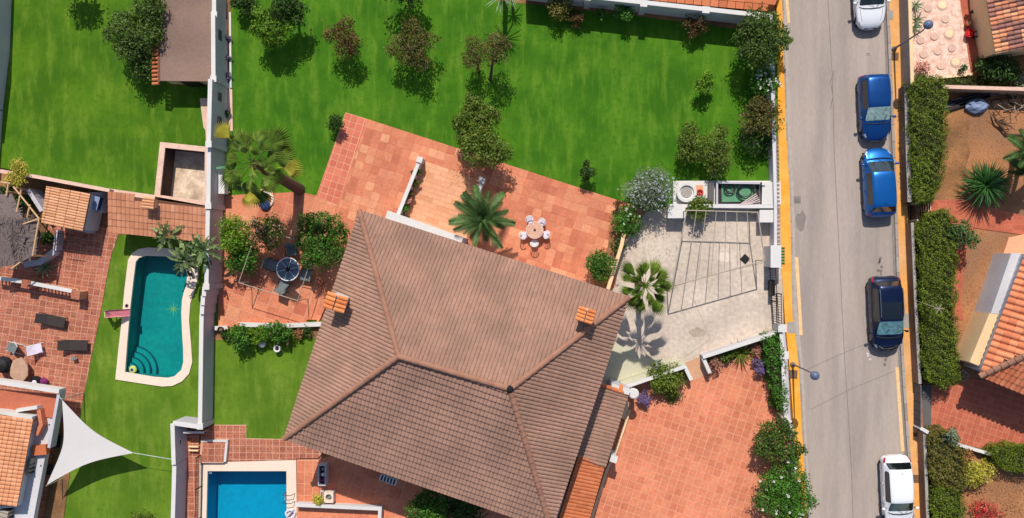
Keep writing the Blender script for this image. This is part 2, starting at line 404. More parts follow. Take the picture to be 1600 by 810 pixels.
def banana_mesh(m, L_=1.1, w=.34):
    mb = MB(); mb.tube([(0, 0, 0), (.4, 0, .15)], [.025, .015], 4); n = 8
    vs = []; fs = []
    for i in range(n+1):
        t = i/n; ww = w*math.sin(math.pi*min(.98, .06+t*.93))**.6*.5; x = .4+L_*t; z = .15+.25*t-.55*t*t
        vs += [(x, -ww, z+.06), (x, 0, z), (x, ww, z+.06)]
        if i < n and i not in (3, 6): fs += [(i*3, i*3+3, i*3+4, i*3+1), (i*3+1, i*3+4, i*3+5, i*3+2)]
        elif i < n: fs += [(i*3, i*3+3, i*3+4, i*3+1)] if i == 3 else [(i*3+1, i*3+4, i*3+5, i*3+2)]
    return mb.add(vs, fs).mesh('leaf', m)
def rosette(parent, me, n, c, e0, e1, seed, name='frond', s0=.8, s1=1.1, taper=0):
    rg = random.Random(seed); off = wloc(parent)
    for i in range(n):
        a = i*2.39996+rg.uniform(-.2, .2); e = e0+(e1-e0)*(i/(n-1))+rg.uniform(-.1, .1); s_ = rg.uniform(s0, s1)*(1-taper*i/n)
        put(name, me, Vector(c)-off, (rg.uniform(-.3, .3), -e, a), (s_, s_, s_), parent)

# ---- clay tile roofs
def arch_tile(pitch, course, r=None, lift=.035):
    """one interlocking clay tile, origin at lower-left corner; u=x, v=y, n=z"""
    r = r or pitch*.26; us, hs = ([0, .10, .24, .42, .60, .74, .84, 1.0], [.0, .45, .9, 1, .9, .45, .0, -.05]) if r > .075 else ([0, .07, .18, .38, .62, .82, .93, 1.0], [-.5, .3, .75, 1, 1, .75, .3, -.5])
    lo = [(u*pitch, -.03, r*h+lift) for u, h in zip(us, hs)]; hi = [(u*pitch, course, r*h) for u, h in zip(us, hs)]; bt = [(u*pitch, -.03, r*h-.005) for u, h in zip(us, hs)]
    n = len(us); return lo+hi+bt, [(i, i+1, n+i+1, n+i) for i in range(n-1)]+[(2*n+i, 2*n+i+1, i+1, i) for i in range(n-1)]
def tile_slope(parent, poly, m, pitch=.23, course=.36, indiv=False, name='roof_tiles', lift=.035, seed=1, r=None):
    """poly: world 3D convex polygon, first edge = eave (left to right seen from below)"""
    A, B = Vector(poly[0]), Vector(poly[1]); u = (B-A).normalized(); nrm = None
    for q in poly[2:]:
        nrm = u.cross(Vector(q)-A)
        if nrm.length > 1e-3: break
    nrm = nrm.normalized()
    if nrm.z < 0: nrm = -nrm
    poly = [Vector(q)-nrm*(Vector(q)-A).dot(nrm) for q in poly]
    v = nrm.cross(u); rg = random.Random(seed)
    q2 = [((Vector(q)-A).dot(u), (Vector(q)-A).dot(v)) for q in poly]
    u0, u1 = min(a for a, b in q2), max(a for a, b in q2); v1 = max(b for a, b in q2)
    tv, tf = arch_tile(pitch, course, r, lift); bm_v, bm_f = [], []; off = wloc(parent); cnt = 0
    rot = Matrix((u, v, nrm)).transposed()
    if indiv:
        me = MB().add(tv, tf).mesh('tile', m)
    for j in range(int(v1/course)+1):
        for i in range(math.floor(u0/pitch), math.ceil(u1/pitch)):
            c = [(i*pitch, j*course), ((i+1)*pitch, j*course), ((i+1)*pitch, (j+1)*course), (i*pitch, (j+1)*course)]
            if indiv:
                if not inpoly([(i+.5)*pitch], [(j+.5)*course], q2)[0]: continue
                o = put('tile', me, A+u*i*pitch+v*j*course+nrm*rg.uniform(0, .008)-off, rot.to_euler(), parent=parent); cnt += 1
            else:
                cc = clip_convex(q2, c)
                if len(cc) < 3 or area(cc) < 1e-4: continue
                b = len(bm_v); dj, di = rg.uniform(-.006, .006), rg.uniform(-.005, .005)
                bm_v += [A+u*(i*pitch+x+di)+v*(j*course+y)+nrm*(z+dj) for x, y, z in tv]; bm_f += [tuple(k+b for k in f) for f in tf]
    if not indiv:
        me = bpy.data.meshes.new(name); me.from_pydata([tuple(p) for p in bm_v], [], bm_f); bm = bmesh.new(); bm.from_mesh(me)
        for i in range(1, len(poly)):
            a, b = Vector(poly[i]), Vector(poly[(i+1) % len(poly)]); no = (b-a).cross(nrm)
            if no.length < 1e-5: continue
            bmesh.ops.bisect_plane(bm, geom=bm.verts[:]+bm.edges[:]+bm.faces[:], plane_co=a, plane_no=no, clear_outer=True)
        bmesh.ops.translate(bm, verts=bm.verts, vec=-off); bm.to_mesh(me); bm.free(); me.materials.append(m)
        o = bpy.data.objects.new(name, me); COL.objects.link(o); o.parent = parent; o['kind'] = 'stuff'
    # batten board below the tiles
    MB().add([Vector(q)-nrm*.04 for q in poly]+[Vector(q)-nrm*.14 for q in poly], [tuple(range(len(poly))), tuple(range(len(poly), 2*len(poly)))[::-1]]+[(i, len(poly)+i, len(poly)+(i+1) % len(poly), (i+1) % len(poly)) for i in range(len(poly))]).build('roof_board', M_['soffit'], parent)
def ridge(parent, a, b, m, r=.15, seg=.42, name='ridge_tile', up=.03):
    a, b = Vector(a), Vector(b); n = max(1, round((b-a).length/seg)); d = (b-a)/n; off = wloc(parent)
    q = (b-a).to_track_quat('X', 'Z').to_euler(); L_ = d.length; mb = MB(); vs = []
    for x, rr, z in ((-.03, r*1.1, .02), (L_, r*.92, 0)):
        vs += [(x, rr*math.cos(t), z+rr*.8*math.sin(t)) for t in [math.pi*k/7 for k in range(8)]]
    vs += [(-.03, r*.9*math.cos(t), r*.65*math.sin(t)) for t in [math.pi*k/7 for k in range(8)]]
    mb.add(vs, [(k, k+1, 9+k, 8+k) for k in range(7)]+[(16+k, 17+k, k+1, k) for k in range(7)])
    me = mb.mesh(name, m)
    for i in range(n): put(name, me, a+d*i+Vector((0, 0, up))-off, q, parent=parent)
# ------------------------------------------------------------------ materials
M_ = {}
def mk(k, *a, **kw): M_[k] = mat(k, *a, **kw)
M_['lawn_a'] = lawn_mat('lawn_a', (58, 98, 14), (80, 118, 20), (112, 138, 40))
M_['lawn_b'] = lawn_mat('lawn_b', (52, 98, 14), (74, 119, 22), (106, 140, 40), R(80))
M_['lawn_c'] = lawn_mat('lawn_c', (76, 108, 22), (98, 128, 34), (122, 142, 54), R(15))
mk('earth', (120, 88, 60), .95, .25, .5, .2, 9, .5, 25, tint=(160, 112, 72))
mk('dryground', (168, 116, 78), .95, .22, .9, .22, 12, .5, 30, tint=(138, 100, 74), tints=.45)
mk('road', (168, 153, 143), .85, .11, .6, .09, 25, .25, 90, stretch=(1, .12, 1, R(-3)), tint=(153, 141, 133), tints=.7)
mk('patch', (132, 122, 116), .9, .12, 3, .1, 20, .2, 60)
mk('patch2', (172, 160, 150), .9, .12, 3, .1, 20, .2, 60)
mk('seam', (122, 112, 106), .9, .2, 5, .1, 20, 0)
mk('kerb', [(150, 140, 134), (166, 156, 148), (140, 130, 124)], .85, .1, 2)
mk('yellow', (232, 158, 48), .8, .10, 1.2, .08, 12, .15, 50, tint=(226, 164, 72), tints=.6)
mk('ochre', (214, 160, 106), .85, .13, .9, .1, 12, .2, 50, tint=(220, 158, 84), tints=.5)
mk('lineyellow', (226, 186, 134), .8, .12, 3, .12, 18, 0)
mk('cover', (112, 84, 62), .7, .1, 3, .2, 40, .3, 60)
mk('covergrey', (158, 150, 142), .8, .1, 3, .2, 30, .3, 60)
mk('terra', [(192, 112, 82), (200, 122, 90), (206, 132, 98), (196, 116, 86), (216, 150, 112), (202, 126, 94), (182, 102, 76), (206, 130, 96)], .78, .14, .5, .12, 7, .15, 40)
mk('terraband', [(198, 106, 84), (208, 116, 92), (190, 100, 78)], .75, .08, .7, .06, 9, .12, 40)
mk('terrase', [(206, 125, 92), (209, 128, 95), (203, 121, 89), (211, 132, 99), (206, 125, 94), (196, 114, 84), (208, 127, 94)], .8, .16, .4, .13, 5, .15, 40)
mk('terraopen', [(210, 150, 114), (220, 162, 124), (204, 142, 104)], .75, .06, .6, .08, 9, .1, 40)
mk('groutlight', (214, 156, 124), .9, .08, 2)
mk('groutlow', (206, 126, 92), .9, .10, 1)
mk('brickpave', [(166, 98, 74), (174, 106, 82), (154, 90, 70), (180, 114, 88), (160, 94, 72)], .8, .15, .6, .18, 9, .2, 40, brick=(.22, .2))
mk('groutpave', (204, 156, 132), .9, .1, 2)
mk('redpave', [(180, 96, 72), (172, 89, 66), (188, 105, 79)], .8, .1, .5)
mk('roof', [(159, 122, 105), (163, 125, 108), (154, 118, 101), (166, 128, 110), (157, 120, 102)], .85, .12, .35, .09, 9, .15, 40, tint=(146, 114, 98), tints=.5)
mk('roofridge', [(150, 108, 88), (158, 115, 94), (144, 102, 84)], .85, .08, 2)
mk('rooforange', [(190, 108, 68), (198, 118, 78), (180, 100, 64)], .8, .08, .6, .08, 16, .15, 40)
mk('roofterra', [(206, 126, 88), (196, 112, 76), (216, 140, 100), (186, 104, 72)], .8, .1, .6, .1, 14, .15, 40)
mk('rooftan2', [(212, 148, 108), (204, 138, 98), (218, 158, 120)], .8, .1, .8); mk('rooftan', [(206, 150, 112), (214, 160, 122), (196, 138, 100)], .8, .1, .8)
mk('roofbrown', [(188, 126, 94), (194, 132, 100), (180, 118, 88), (200, 140, 108)], .8, .1, .7, .1, 10)
mk('roofmix', [(204, 138, 102), (148, 104, 92), (212, 158, 116), (164, 110, 92), (214, 146, 102), (136, 94, 86), (196, 128, 94)], .8, .1, 3, .1, 14, .15, 40, const=True)
mk('roofdeck', (144, 117, 102), .95, .14, .7, .12, 10, .3, 50, tint=(122, 100, 90))
mk('chimtile', [(212, 126, 70), (220, 140, 84), (200, 112, 62)], .75, .06, 2)
mk('soffit', (110, 74, 58), .9)
mk('white', (206, 202, 198), .7, .05, .9, .04, 9, .1, 30)
mk('whitewash', (202, 199, 202), .8, .08, .7, .06, 8, .15, 25, tint=(182, 178, 182))
mk('lilacwall', (184, 178, 186), .8, .07, .7, .05, 8, .15, 25)
mk('creamwall', (226, 192, 148), .8, .05, .8)
mk('tanwall', (196, 150, 118), .85, .1, .8)
mk('pinkwall', (216, 180, 160), .85, .1, 1.0, .12, 9)
mk('poolcoping', (226, 204, 184), .8, .05, .6, .04, 8, .08, 30)
mk('basin', (24, 142, 140), .5, .10, .5, .13, 3.2, 0, tint=(16, 132, 136), tints=.3)  # tone variation paints caustic light into the basin colour
mk('basin2', (24, 156, 186), .5, .06, .4, .09, 2.6, 0)  # softer mottling stands for caustics on this basin
mk('basinline', (12, 70, 96), .5)
mk('mosaic', (164, 176, 112), .5)
M_['water1'] = water_mat('water1', (.55, .93, .92), 2.0); M_['water2'] = water_mat('water2', (.45, .9, .97), 1.5)
mk('concrete', (202, 186, 169), .9, .2, .8, .16, 4, .25, 40, tint=(182, 166, 152), tints=.4)
mk('concretegreen', (190, 186, 160), .5, .08, .7, .05, 6, .1, 30)
mk('concretelight', (216, 200, 184), .9, .1, 2, .1, 9, .1, 40)
mk('concretedark', (170, 152, 136), .9, .15, 2, .1, 9, .1, 40)
mk('pebble', (230, 200, 182), .9, .07, 3, .14, 9, .3, 20, tint=(210, 168, 148), tints=3.2)
mk('discgrey', (208, 174, 156), .85); mk('disccream', (236, 204, 166), .85)
mk('bark', (92, 72, 56), .95, .2, 6, .2, 30, .5, 40)
mk('palmbark', (104, 80, 66), .95, .2, 9, .2, 30, .6, 30)
mk('twig', (40, 42, 20), .95)
mk('metaldark', (52, 46, 44), .5, metal=.4); mk('metalgrey', (168, 156, 140), .6, metal=.1)
mk('metalwhite', (220, 220, 222), .4); mk('black', (24, 24, 27), .6, .1, 5)
mk('rubber', (20, 20, 22), .8); mk('hose', (40, 42, 44), .5); mk('darkcloth', (58, 50, 48), .85, .1, 4)
mk('greycloth', (112, 118, 118), .9, .12, 5); mk('wood', (204, 164, 122), .8, .1, 5)
mk('thatch', [(116, 102, 98), (110, 96, 92), (122, 108, 102)], .95, .14, 2, .2, 10, .5, 40)
mk('sail', (222, 216, 212), .7, .025, .8, .02, 6, .1, 15, trans=.12)
mk('glass', (24, 30, 34), .08, 0, 1, 0, 1, 0, spec=.8); mk('lampglobe', (92, 104, 128), .35, .05, 5)
mk('pole', (120, 112, 108), .6); mk('vent', (118, 108, 114), .8); mk('pink', (232, 150, 164), .5); mk('red', (200, 30, 36), .5)
mk('yellowtoy', (186, 200, 110), .6); mk('bluetoy', (46, 66, 118), .5); mk('green', (36, 96, 56), .6); mk('tarp', (88, 140, 104), .7, .15, 3)
mk('hedgeshadewall', (138, 110, 92), .9, .15, 2); mk('pitfloor', (222, 198, 174), .95, .18, 1.4, .15, 8, .4, 30, tint=(186, 160, 136), tints=1.2); mk('pitwallshade', (84, 66, 56), .95, .2, 2, .15, 9); mk('stone', (176, 142, 118), .9, .15, 3); mk('purplecloth', (120, 40, 96), .9, .3, 9); mk('towel', (208, 200, 212), .9, .15, 16)
mk('tabletile', [(214, 178, 156), (196, 150, 128), (226, 198, 176)], .6, .1, 30); mk('flowerpot', (190, 104, 66), .85)
mk('bluetarp', (128, 142, 172), .6, .12, 4); mk('gatewood', (96, 92, 90), .85, .1, 2, stretch=(5, .5, 1))
def leafm(k, pal, **kw):
    pal = [tuple(min(255, v*1.16) for v in c) for c in pal]
    M_[k] = mat(k, pal, .55, .34, .9, .12, 4, 0, trans=.22, spec=.35, island=True, **kw)
leafm('lf_citrus', [(66, 100, 14), (96, 132, 22), (52, 82, 16), (120, 150, 34)])
leafm('lf_dark', [(34, 58, 16), (52, 80, 22), (26, 46, 14), (74, 102, 34)])
leafm('lf_dark2', [(52, 74, 20), (76, 98, 32), (40, 58, 16), (92, 114, 46)])
leafm('lf_olive', [(70, 88, 24), (96, 112, 34), (52, 70, 20), (112, 122, 44)])
leafm('lf_bronze', [(82, 80, 34), (98, 92, 46), (60, 66, 24), (100, 78, 42), (74, 86, 30)])
leafm('lf_red', [(84, 58, 32), (104, 72, 40), (62, 50, 24), (74, 66, 28)])
leafm('lf_bush2', [(48, 86, 18), (68, 106, 26), (36, 66, 16), (86, 122, 36)])
leafm('lf_bush', [(46, 88, 20), (70, 116, 30), (36, 68, 18), (94, 132, 44)])
leafm('lf_hedge', [(80, 95, 20), (100, 115, 28), (64, 78, 16), (114, 126, 38)])
leafm('lf_hedgeo', [(92, 88, 36), (112, 106, 46), (74, 80, 26), (124, 108, 56)])
leafm('lf_yellow', [(150, 146, 48), (172, 160, 66), (120, 122, 40)])
leafm('lf_silver', [(90, 104, 74), (116, 128, 100), (70, 86, 54), (140, 148, 130), (58, 78, 38)])
leafm('lf_grass', [(72, 88, 20), (98, 112, 32), (58, 76, 22)])
leafm('lf_purple', [(98, 74, 110), (120, 96, 134), (74, 60, 72), (72, 84, 40)])
leafm('lf_pink', [(196, 132, 124), (170, 104, 96), (110, 96, 50), (206, 160, 140)])
leafm('lf_redfl', [(190, 38, 52), (160, 30, 44), (110, 96, 50), (204, 80, 84)])
leafm('lf_dry', [(150, 106, 66), (124, 84, 50), (168, 124, 84)])
leafm('lf_yucca', [(44, 84, 36), (60, 100, 46), (34, 66, 28), (80, 116, 60)])
leafm('lf_palm', [(64, 90, 46), (86, 110, 60), (50, 76, 38)]); leafm('lf_fan', [(70, 96, 28), (96, 118, 40), (54, 78, 24), (120, 134, 56)])
leafm('lf_fany', [(138, 136, 44), (156, 146, 58)]); leafm('lf_agave', [(120, 140, 104), (98, 122, 82)])
leafm('lf_banana', [(48, 66, 32), (66, 86, 42), (112, 126, 78), (38, 54, 26)])
mk('petal', (232, 228, 220), .7); mk('petalpink', (214, 160, 140), .7); mk('petallilac', (186, 190, 204), .7); mk('petalviolet', (112, 92, 136), .7)

# ------------------------------------------------------------------ ground, lawns, paving sheets
pool1_in = [(213,409),(218,403),(228,400),(258,401),(275,403),(285,408),(291,418),(293,432),(292,446),(288,456),(285,470),(284,489),(285,515),(287,548),(287,566),(284,578),(273,588),(262,590.5),(240,589),(196,581.5),(200,530),(204,483),(209,440)]
pool1_out = [(201,406),(207,396),(218,389),(232,387),(262,388),(285,391),(300,399),(309,412),(311,430),(306,450),(298,474),(296,501),(299,536),(301,566),(296,584),(285,596),(270,603),(254,604),(220,599),(181,593),(186,545),(191,501),(195,455)]
pool2_in = [(325,736),(448,736),(449,890),(321,890)]; pool2_out = [(312,723),(463,719),(464,788),(464,900),(309,900)]
mid1 = PP(pool1_in); mid1 = offset(mid1, -.12 if sum(mid1[i-1][0]*mid1[i][1]-mid1[i][0]*mid1[i-1][1] for i in range(len(mid1))) > 0 else .12, True)
mid2 = PP(pool2_in); mid2 = offset(mid2, -.12 if sum(mid2[i-1][0]*mid2[i][1]-mid2[i][0]*mid2[i-1][1] for i in range(4)) > 0 else .12, True)
sheet('ground', [(-150,-150),(150,-150),(150,150),(-150,150)], M_['earth'], -.10, [mid1, mid2], world=True)
sheet('neighbour_lawn', [(12,-60),(354,-60),(352,320),(246,312),(0,262),(-20,258)], M_['lawn_a'], 0)
sheet('garden_lawn', [(360,-30),(662,-30),(850,-12),(985,20),(1170,42),(1218,20),(1230,325),(1000,340),(690,420),(350,330),(352,200)], M_['lawn_b'], .0)
MB().prism(PP([(186,366),(260,372),(350,372),(346,480),(334,664),(272,664),(268,830),(88,830),(110,735),(127,640),(139,578),(157,492),(168,430),(175,396)]), 0, .0, [mid1], sides=False).build('pool_lawn', M_['lawn_c'])['kind'] = 'structure'
sheet('small_lawn', [(331,505),(560,500),(560,690),(384,690),(384,668),(329,668)], M_['lawn_c'], .004)
# the street, traced along its length
RL = [(1220,-60),(1224,0),(1230,200),(1236,300),(1240,480),(1250,570),(1254,650),(1263,810),(1266,880)]
RR = [(1381,-60),(1384,0),(1394,240),(1401,440),(1410,600),(1417,700),(1424,810),(1428,880)]
sheet('road', RL+RR[::-1], M_['road'], -.05)
LW = [(1209,-60),(1213,0),(1215.5,200),(1217,260),(1221,420),(1226,500),(1232,560),(1238,640),(1244,810),(1246,880)]
RW = [(1404,-60),(1407,0),(1415,240),(1421,440),(1431,600),(1437,700),(1445,810),(1448,880)]
KR = [(a+(0 if i else 0)-6, b) for i, (a, b) in enumerate(RL)]
def shift(l, d): return [(a+d, b) for a, b in l]
slab('left_pavement', LW+shift(RL, -2.4)[::-1], M_['yellow'], -.1, .06)
slab('right_pavement', shift(RR, 4.5)+RW[::-1], M_['ochre'], -.1, .06)
for nm, path, s_ in (('left_kerb', shift(RL, -1.1), .055), ('right_kerb', shift(RR, 2.2), .09)):
    k0 = MB().prism(offset(PP(path), s_)+offset(PP(path), -s_)[::-1], -.1, .045).build(nm, M_['kerb']); k0['kind'] = 'structure'
    for (x, y), a in along(PP(path), 1.0):
        if -12 > y*1 and False: continue
        bx('kerb_stone', M_['kerb'], (x+.5*math.cos(a), y+.5*math.sin(a), .0), (.975, s_*2-.01, .15), k0, a)
g0 = sheet('left_gutter', RL+shift(RL, 5)[::-1], M_['patch2'], -.042); sheet('right_gutter', shift(RR, -4)+RR[::-1], M_['patch'], -.042)
def strip(name, px, w, m, z, **k):
    p = PP(px); o = MB().prism(offset(p, w/2)+offset(p, -w/2)[::-1], z, z, sides=False).build(name, m); o['kind'] = 'structure'; return o
strip('road_joint', [(1292,-40),(1294,0),(1301,120),(1304,240),(1309,340),(1314,440),(1320,560),(1326,650),(1331,740),(1334,830)], .035, M_['seam'], -.046)
strip('road_crack', [(1304,110),(1298,128),(1302,150),(1298,170)], .04, M_['seam'], -.045)
strip('parking_line', [(1245,402),(1252,524)], .2, M_['lineyellow'], -.038); strip('parking_line', [(1402,574),(1411,706)], .2, M_['lineyellow'], -.038)
strip('cable_shadow', [(1262,578),(1300,560),(1352,538)], .035, M_['patch'], -.045); strip('cable_shadow', [(1268,640),(1330,608),(1404,578)], .035, M_['patch'], -.0452)  # darker strips painted as the shadows of overhead cables
strip('parking_line', [(1229,-10),(1233,36)], .16, M_['lineyellow'], -.038)
def blotch(name, px, py, r, m, z, sy=1, seed=1, n=14, irr=.3):
    rg = random.Random(seed); x, y = P(px, py); r /= 25
    o = MB().prism([(x+r*(1+rg.uniform(-irr, irr))*math.cos(2*math.pi*i/n), y+sy*r*(1+rg.uniform(-irr, irr))*math.sin(2*math.pi*i/n)) for i in range(n)], z, z, sides=False).build(name, m); o['kind'] = 'structure'
blotch('road_patch', 1252, 346, 8, M_['patch'], -.044, 2); 
for i, (a, b) in enumerate([(1376,404),(1374,411),(1378,417),(1373,423),(1377,430),(1384,563),(1383,570),(1386,558),(1375,408),(1377,424)]): blotch('oil_stain', a, b, 2.2, M_['seam'], -.043, 1.3, i)
for i, (a, b) in enumerate([(1357,556),(1360,562),(1356,553)]): blotch('paint_spot', a, b, 1.6, M_['white'], -.043, 1, i)
# yellow garden pavement covers and grey patches
def cover(px, py, w, d, m, label, a=-.05):
    x, y = P(px, py); t = thing('access_cover', label, 'cover', (x, y, .06), a); MB().box((0, 0, .006), (w/25, d/25, .014)).build('frame', m, t, True); MB().box((0, 0, .018), (w/25*.8, d/25*.8, .012)).build('plate', m, t, True)
cover(1397, 89, 12, 12, M_['cover'], 'square brown access cover at the foot of the upper street lamp')
cover(1239, 585, 12, 13, M_['cover'], 'square brown access cover at the foot of the lower left street lamp')
cover(1429, 679, 6, 6, M_['cover'], 'smallest dark cover in the right pavement, beyond the grey gate')
cover(1431, 748, 12, 12, M_['cover'], 'brown cover in the pavement beside the lower white car')
cover(1391, 24, 8, 14, M_['covergrey'], 'pale rectangular cover in the pavement beside the upper white car')
sheet('pavement_patch', [(1229,503),(1241,503),(1242,521),(1231,521)], M_['covergrey'], .065)
sheet('pavement_patch', [(1409,490),(1423,490),(1424,513),(1410,513)], M_['covergrey'], .065)
x, y = P(1246, 312); t = thing('street_drain', 'small square drain in the road near the orange pavement', 'drain', (x, y, -.05)); MB().box((0, 0, .012), (.42, .42, .02)).build('frame', M_['patch'], t, True); MB().box((0, -.05, .026), (.26, .2, .01)).build('grate', M_['seam'], t, True)
x, y = P(1357, 84); t = thing('street_drain', 'tiny square hatch in the road between the upper white car and a blue car', 'drain', (x, y, -.05)); MB().box((0, 0, .01), (.3, .2, .016)).build('frame', M_['patch2'], t, True); MB().box((0, 0, .02), (.2, .12, .01)).build('plate', M_['patch'], t, True)

# ------------------------------------------------------------------ terraces with tiles laid one by one
ANG = R(-17.8)
def terrace(name, px, m, gm, sx, sy, gap, ang=ANG, org=(540,176), z=.03, limit=300, seed=1, holes=(), stag=0):
    o = slab(name, px, gm, -.1, z, holes); tiles(o, PP(px), ang, sx, sy, gap, m, z-.012, .022, P(*org), limit, seed=seed, stag=stag); return o
sheet('terrace_base', [(545,180),(975,316),(960,450),(940,460),(562,350),(500,500),(345,500),(350,318),(496,312)], M_['groutlow'], .018)
terrace('garden_terrace', [(573,186),(980,318),(1008,330),(970,385),(940,470),(562,360),(495,510),(497,430)], M_['terra'], M_['groutlow'], .53, .53, .02)
terrace('terrace_border', [(540,176),(573,186),(528,320),(494,308)], M_['terraband'], M_['groutlight'], .44, .44, .045, seed=2)
terrace('palm_terrace', [(344,322),(349,306),(470,300),(494,306),(527,320),(497,430),(478,507),(341,512)], M_['terra'], M_['groutlight'], .82, .82, .035, ang=R(-17.8), org=(349,306), seed=3)
terrace('sunken_walk', [(655,249),(757,284),(712,425),(622,395),(632,335)], M_['terraopen'], M_['groutlow'], .8, .3, .015, org=(655,249), z=.055, seed=4, stag=.5)
terrace('entrance_patio', [(960,600),(1066,596),(1100,580),(1222,530),(1226,640),(1236,740),(1236,830),(860,830),(935,620)], M_['terrase'], M_['groutlight'], .475, .475, .036, org=(985,625), seed=5)
terrace('neighbour_terrace', [(0,420),(60,380),(80,350),(180,355),(186,366),(175,396),(168,430),(157,492),(139,578),(127,640),(110,735),(88,830),(-30,830),(-30,430)], M_['brickpave'], M_['groutpave'], .43, .43, .035, ang=R(-9), org=(170,370), seed=6)
terrace('pool_terrace', [(315,664),(385,664),(385,685),(520,688),(497,716),(463,716.5),(463,718),(312,722.5)], M_['brickpave'], M_['groutpave'], .43, .43, .04, ang=R(0), org=(313,664), seed=7)
terrace('poolside_strip', [(463.7,718.5),(498,718.5),(500,787),(464,787)], M_['terrase'], M_['groutlight'], .53, .74, .04, ang=R(-1), org=(463.7,719), z=.034, seed=18)
terrace('shaded_patio', [(498.3,718.5),(520,712),(900,830),(640,880),(464,880),(464,787.5),(500.3,787.5)], M_['terrase'], M_['groutlight'], .8, .8, .03, ang=ANG, org=(500,720), z=.034, seed=8)
terrace('railing_walk', [(289,672),(311,672),(311,724),(308,880),(284,880)], M_['brickpave'], M_['groutpave'], .43, .43, .04, ang=R(2), org=(290,672), seed=9)
sheet('driveway', [(1046,323),(1222,323),(1224,525),(1100,560),(1075,572),(955,612),(895,600),(930,440),(968,386),(1008,332)], M_['concrete'], .012)
sheet('driveway_ramp', [(1068,568),(1099,555),(1112,582),(1082,596)], M_['tanwall'], .06)
sheet('driveway_green_patch', [(962,535),(985,545),(1010,560),(1070,562),(1060,572),(968,602),(936,590)], M_['concretegreen'], .017)  # pale green patch, smoother than the concrete around it
for i, (a, b, r_, m_) in enumerate([(1132,402,12,'concretelight'),(1180,463,5,'concretelight'),(1090,520,12,'concretedark')]):
    blotch('driveway_stain', a, b, r_, M_[m_], .016+.0005*i, .6, i+20, 26, .16)
strip('driveway_joint', [(1056,447),(1110,430),(1196,410)], .04, M_['concretedark'], .022); strip('driveway_joint', [(1070,558),(1110,530),(1085,470)], .04, M_['concretedark'], .023)
# right-hand gardens
sheet('pebble_patio', [(1420,-60),(1530,-60),(1532,60),(1540,118),(1424,124)], M_['pebble'], .0)
for i, (a, b, c) in enumerate([(1472,8,1),(1450,13,0),(1477,30,0),(1483,53,1),(1460,57,0),(1438,63,0),(1465,80,0),(1443,85,0),(1487,75,0),(1493,97,1),(1470,103,0)]):
    x, y = P(a, b); t = thing('stepping_stone', ('cream' if c else 'grey')+' round stone set in the pebble patio, '+['topmost cream one','topmost grey one','right of the lamp globe','middle cream one','below the lamp globe','nearest the white wall','left of centre in the lower half','lower left by wall','right side in the lower half','lowest cream one','lowest grey one by the lattice'][i], 'stepping stone', (x, y, 0), group='round stones in the pebble patio')
    if c: MB().lathe((0, 0, 0), [(.32, 0), (.32, .03), (.27, .035)], 20).build('rim', M_['discgrey'], t, True)
    MB().lathe((0, 0, .0), [(.24, 0), (.24, .05), (.2, .055)], 18).build('disc', M_['disccream' if c else 'discgrey'], t, True)
terrace('red_walk', [(1494,-40),(1536,-40),(1545,110),(1518,122)], M_['redpave'], M_['groutlow'], .6, .6, .02, ang=R(10), org=(1500,0), seed=10)
sheet('dry_garden', [(1470,165),(1640,150),(1640,880),(1446,880),(1450,700),(1425,320)], M_['dryground'], .0)
sheet('worn_path', [(1470,170),(1480,167),(1498,172),(1511,166),(1517,190),(1511,215),(1516,238),(1509,262),(1517,285),(1510,308),(1490,314),(1462,314),(1475,240)], M_['earth'], .005)
terrace('brick_path', [(1426,314),(1500,312),(1570,330),(1640,350),(1640,372),(1560,362),(1520,356),(1512,372),(1500,470),(1505,500),(1486,500),(1494,372),(1426,352)], M_['redpave'], M_['groutlow'], .5, .34, .02, ang=R(-4), org=(1426,314), seed=11)
terrace('front_patio', [(1452,600),(1500,592),(1640,600),(1640,718),(1570,708),(1500,694),(1440,690),(1438,602)], M_['redpave'], M_['groutlight'], .36, .36, .02, ang=R(-17), org=(1480,600), seed=12)

# ------------------------------------------------------------------ pools
def ring_name(): pass
def pool(name, label, inn, out, mcop, mbas, mwat, depth, wz=-.16):
    ii, oo = PP(inn), PP(out); c = np.mean(ii, 0); t = thing(name, label, 'swimming pool', (c[0], c[1], 0))
    MB().prism(oo, -.05, .07, [ii]).build('coping', mcop, t)
    d = MB(); ar = sum(ii[i-1][0]*ii[i][1]-ii[i][0]*ii[i-1][1] for i in range(len(ii)))
    i2 = ii if ar > 0 else ii[::-1]; e = offset(i2, -.02, True)
    n = len(e); d.add([(x, y, .05) for x, y in e]+[(x, y, -depth) for x, y in e], [(i, n+i, n+(i+1) % n, (i+1) % n) for i in range(n)])
    d.prism(e, 0, -depth, sides=False); d.build('basin', mbas, t)
    MB().prism(offset(i2, -.01, True), 0, wz, sides=False).build('water', mwat, t)
    return t
p1 = pool('swimming_pool', 'freeform turquoise swimming pool with curved pale coping and corner steps', pool1_in, pool1_out, M_['poolcoping'], M_['basin'], M_['water1'], 1.2)
p2 = pool('swimming_pool', 'rectangular deep blue swimming pool beside the tiled patio at the bottom edge', pool2_in, pool2_out, M_['poolcoping'], M_['basin2'], M_['water2'], 1.5)
c0 = vec(196, 581.5)
for i, r_ in enumerate((1.55, 1.22, .9, .58)):
    z = -1.0+.2*i; arc = [(c0.x+r_*math.cos(a), c0.y+r_*math.sin(a)) for a in [R(-12)+R(100)*k/14 for k in range(15)]]
    MB().prism([(c0.x, c0.y)]+arc, -1.2, z).build('step', M_['basin'], p1)
    a2 = offset(arc, .035); a3 = offset(arc, -.035); MB().prism(a2+a3[::-1], z-.02, z+.012).build('step_edge', M_['basinline'], p1)
x, y = P(257, 485); mb = MB()
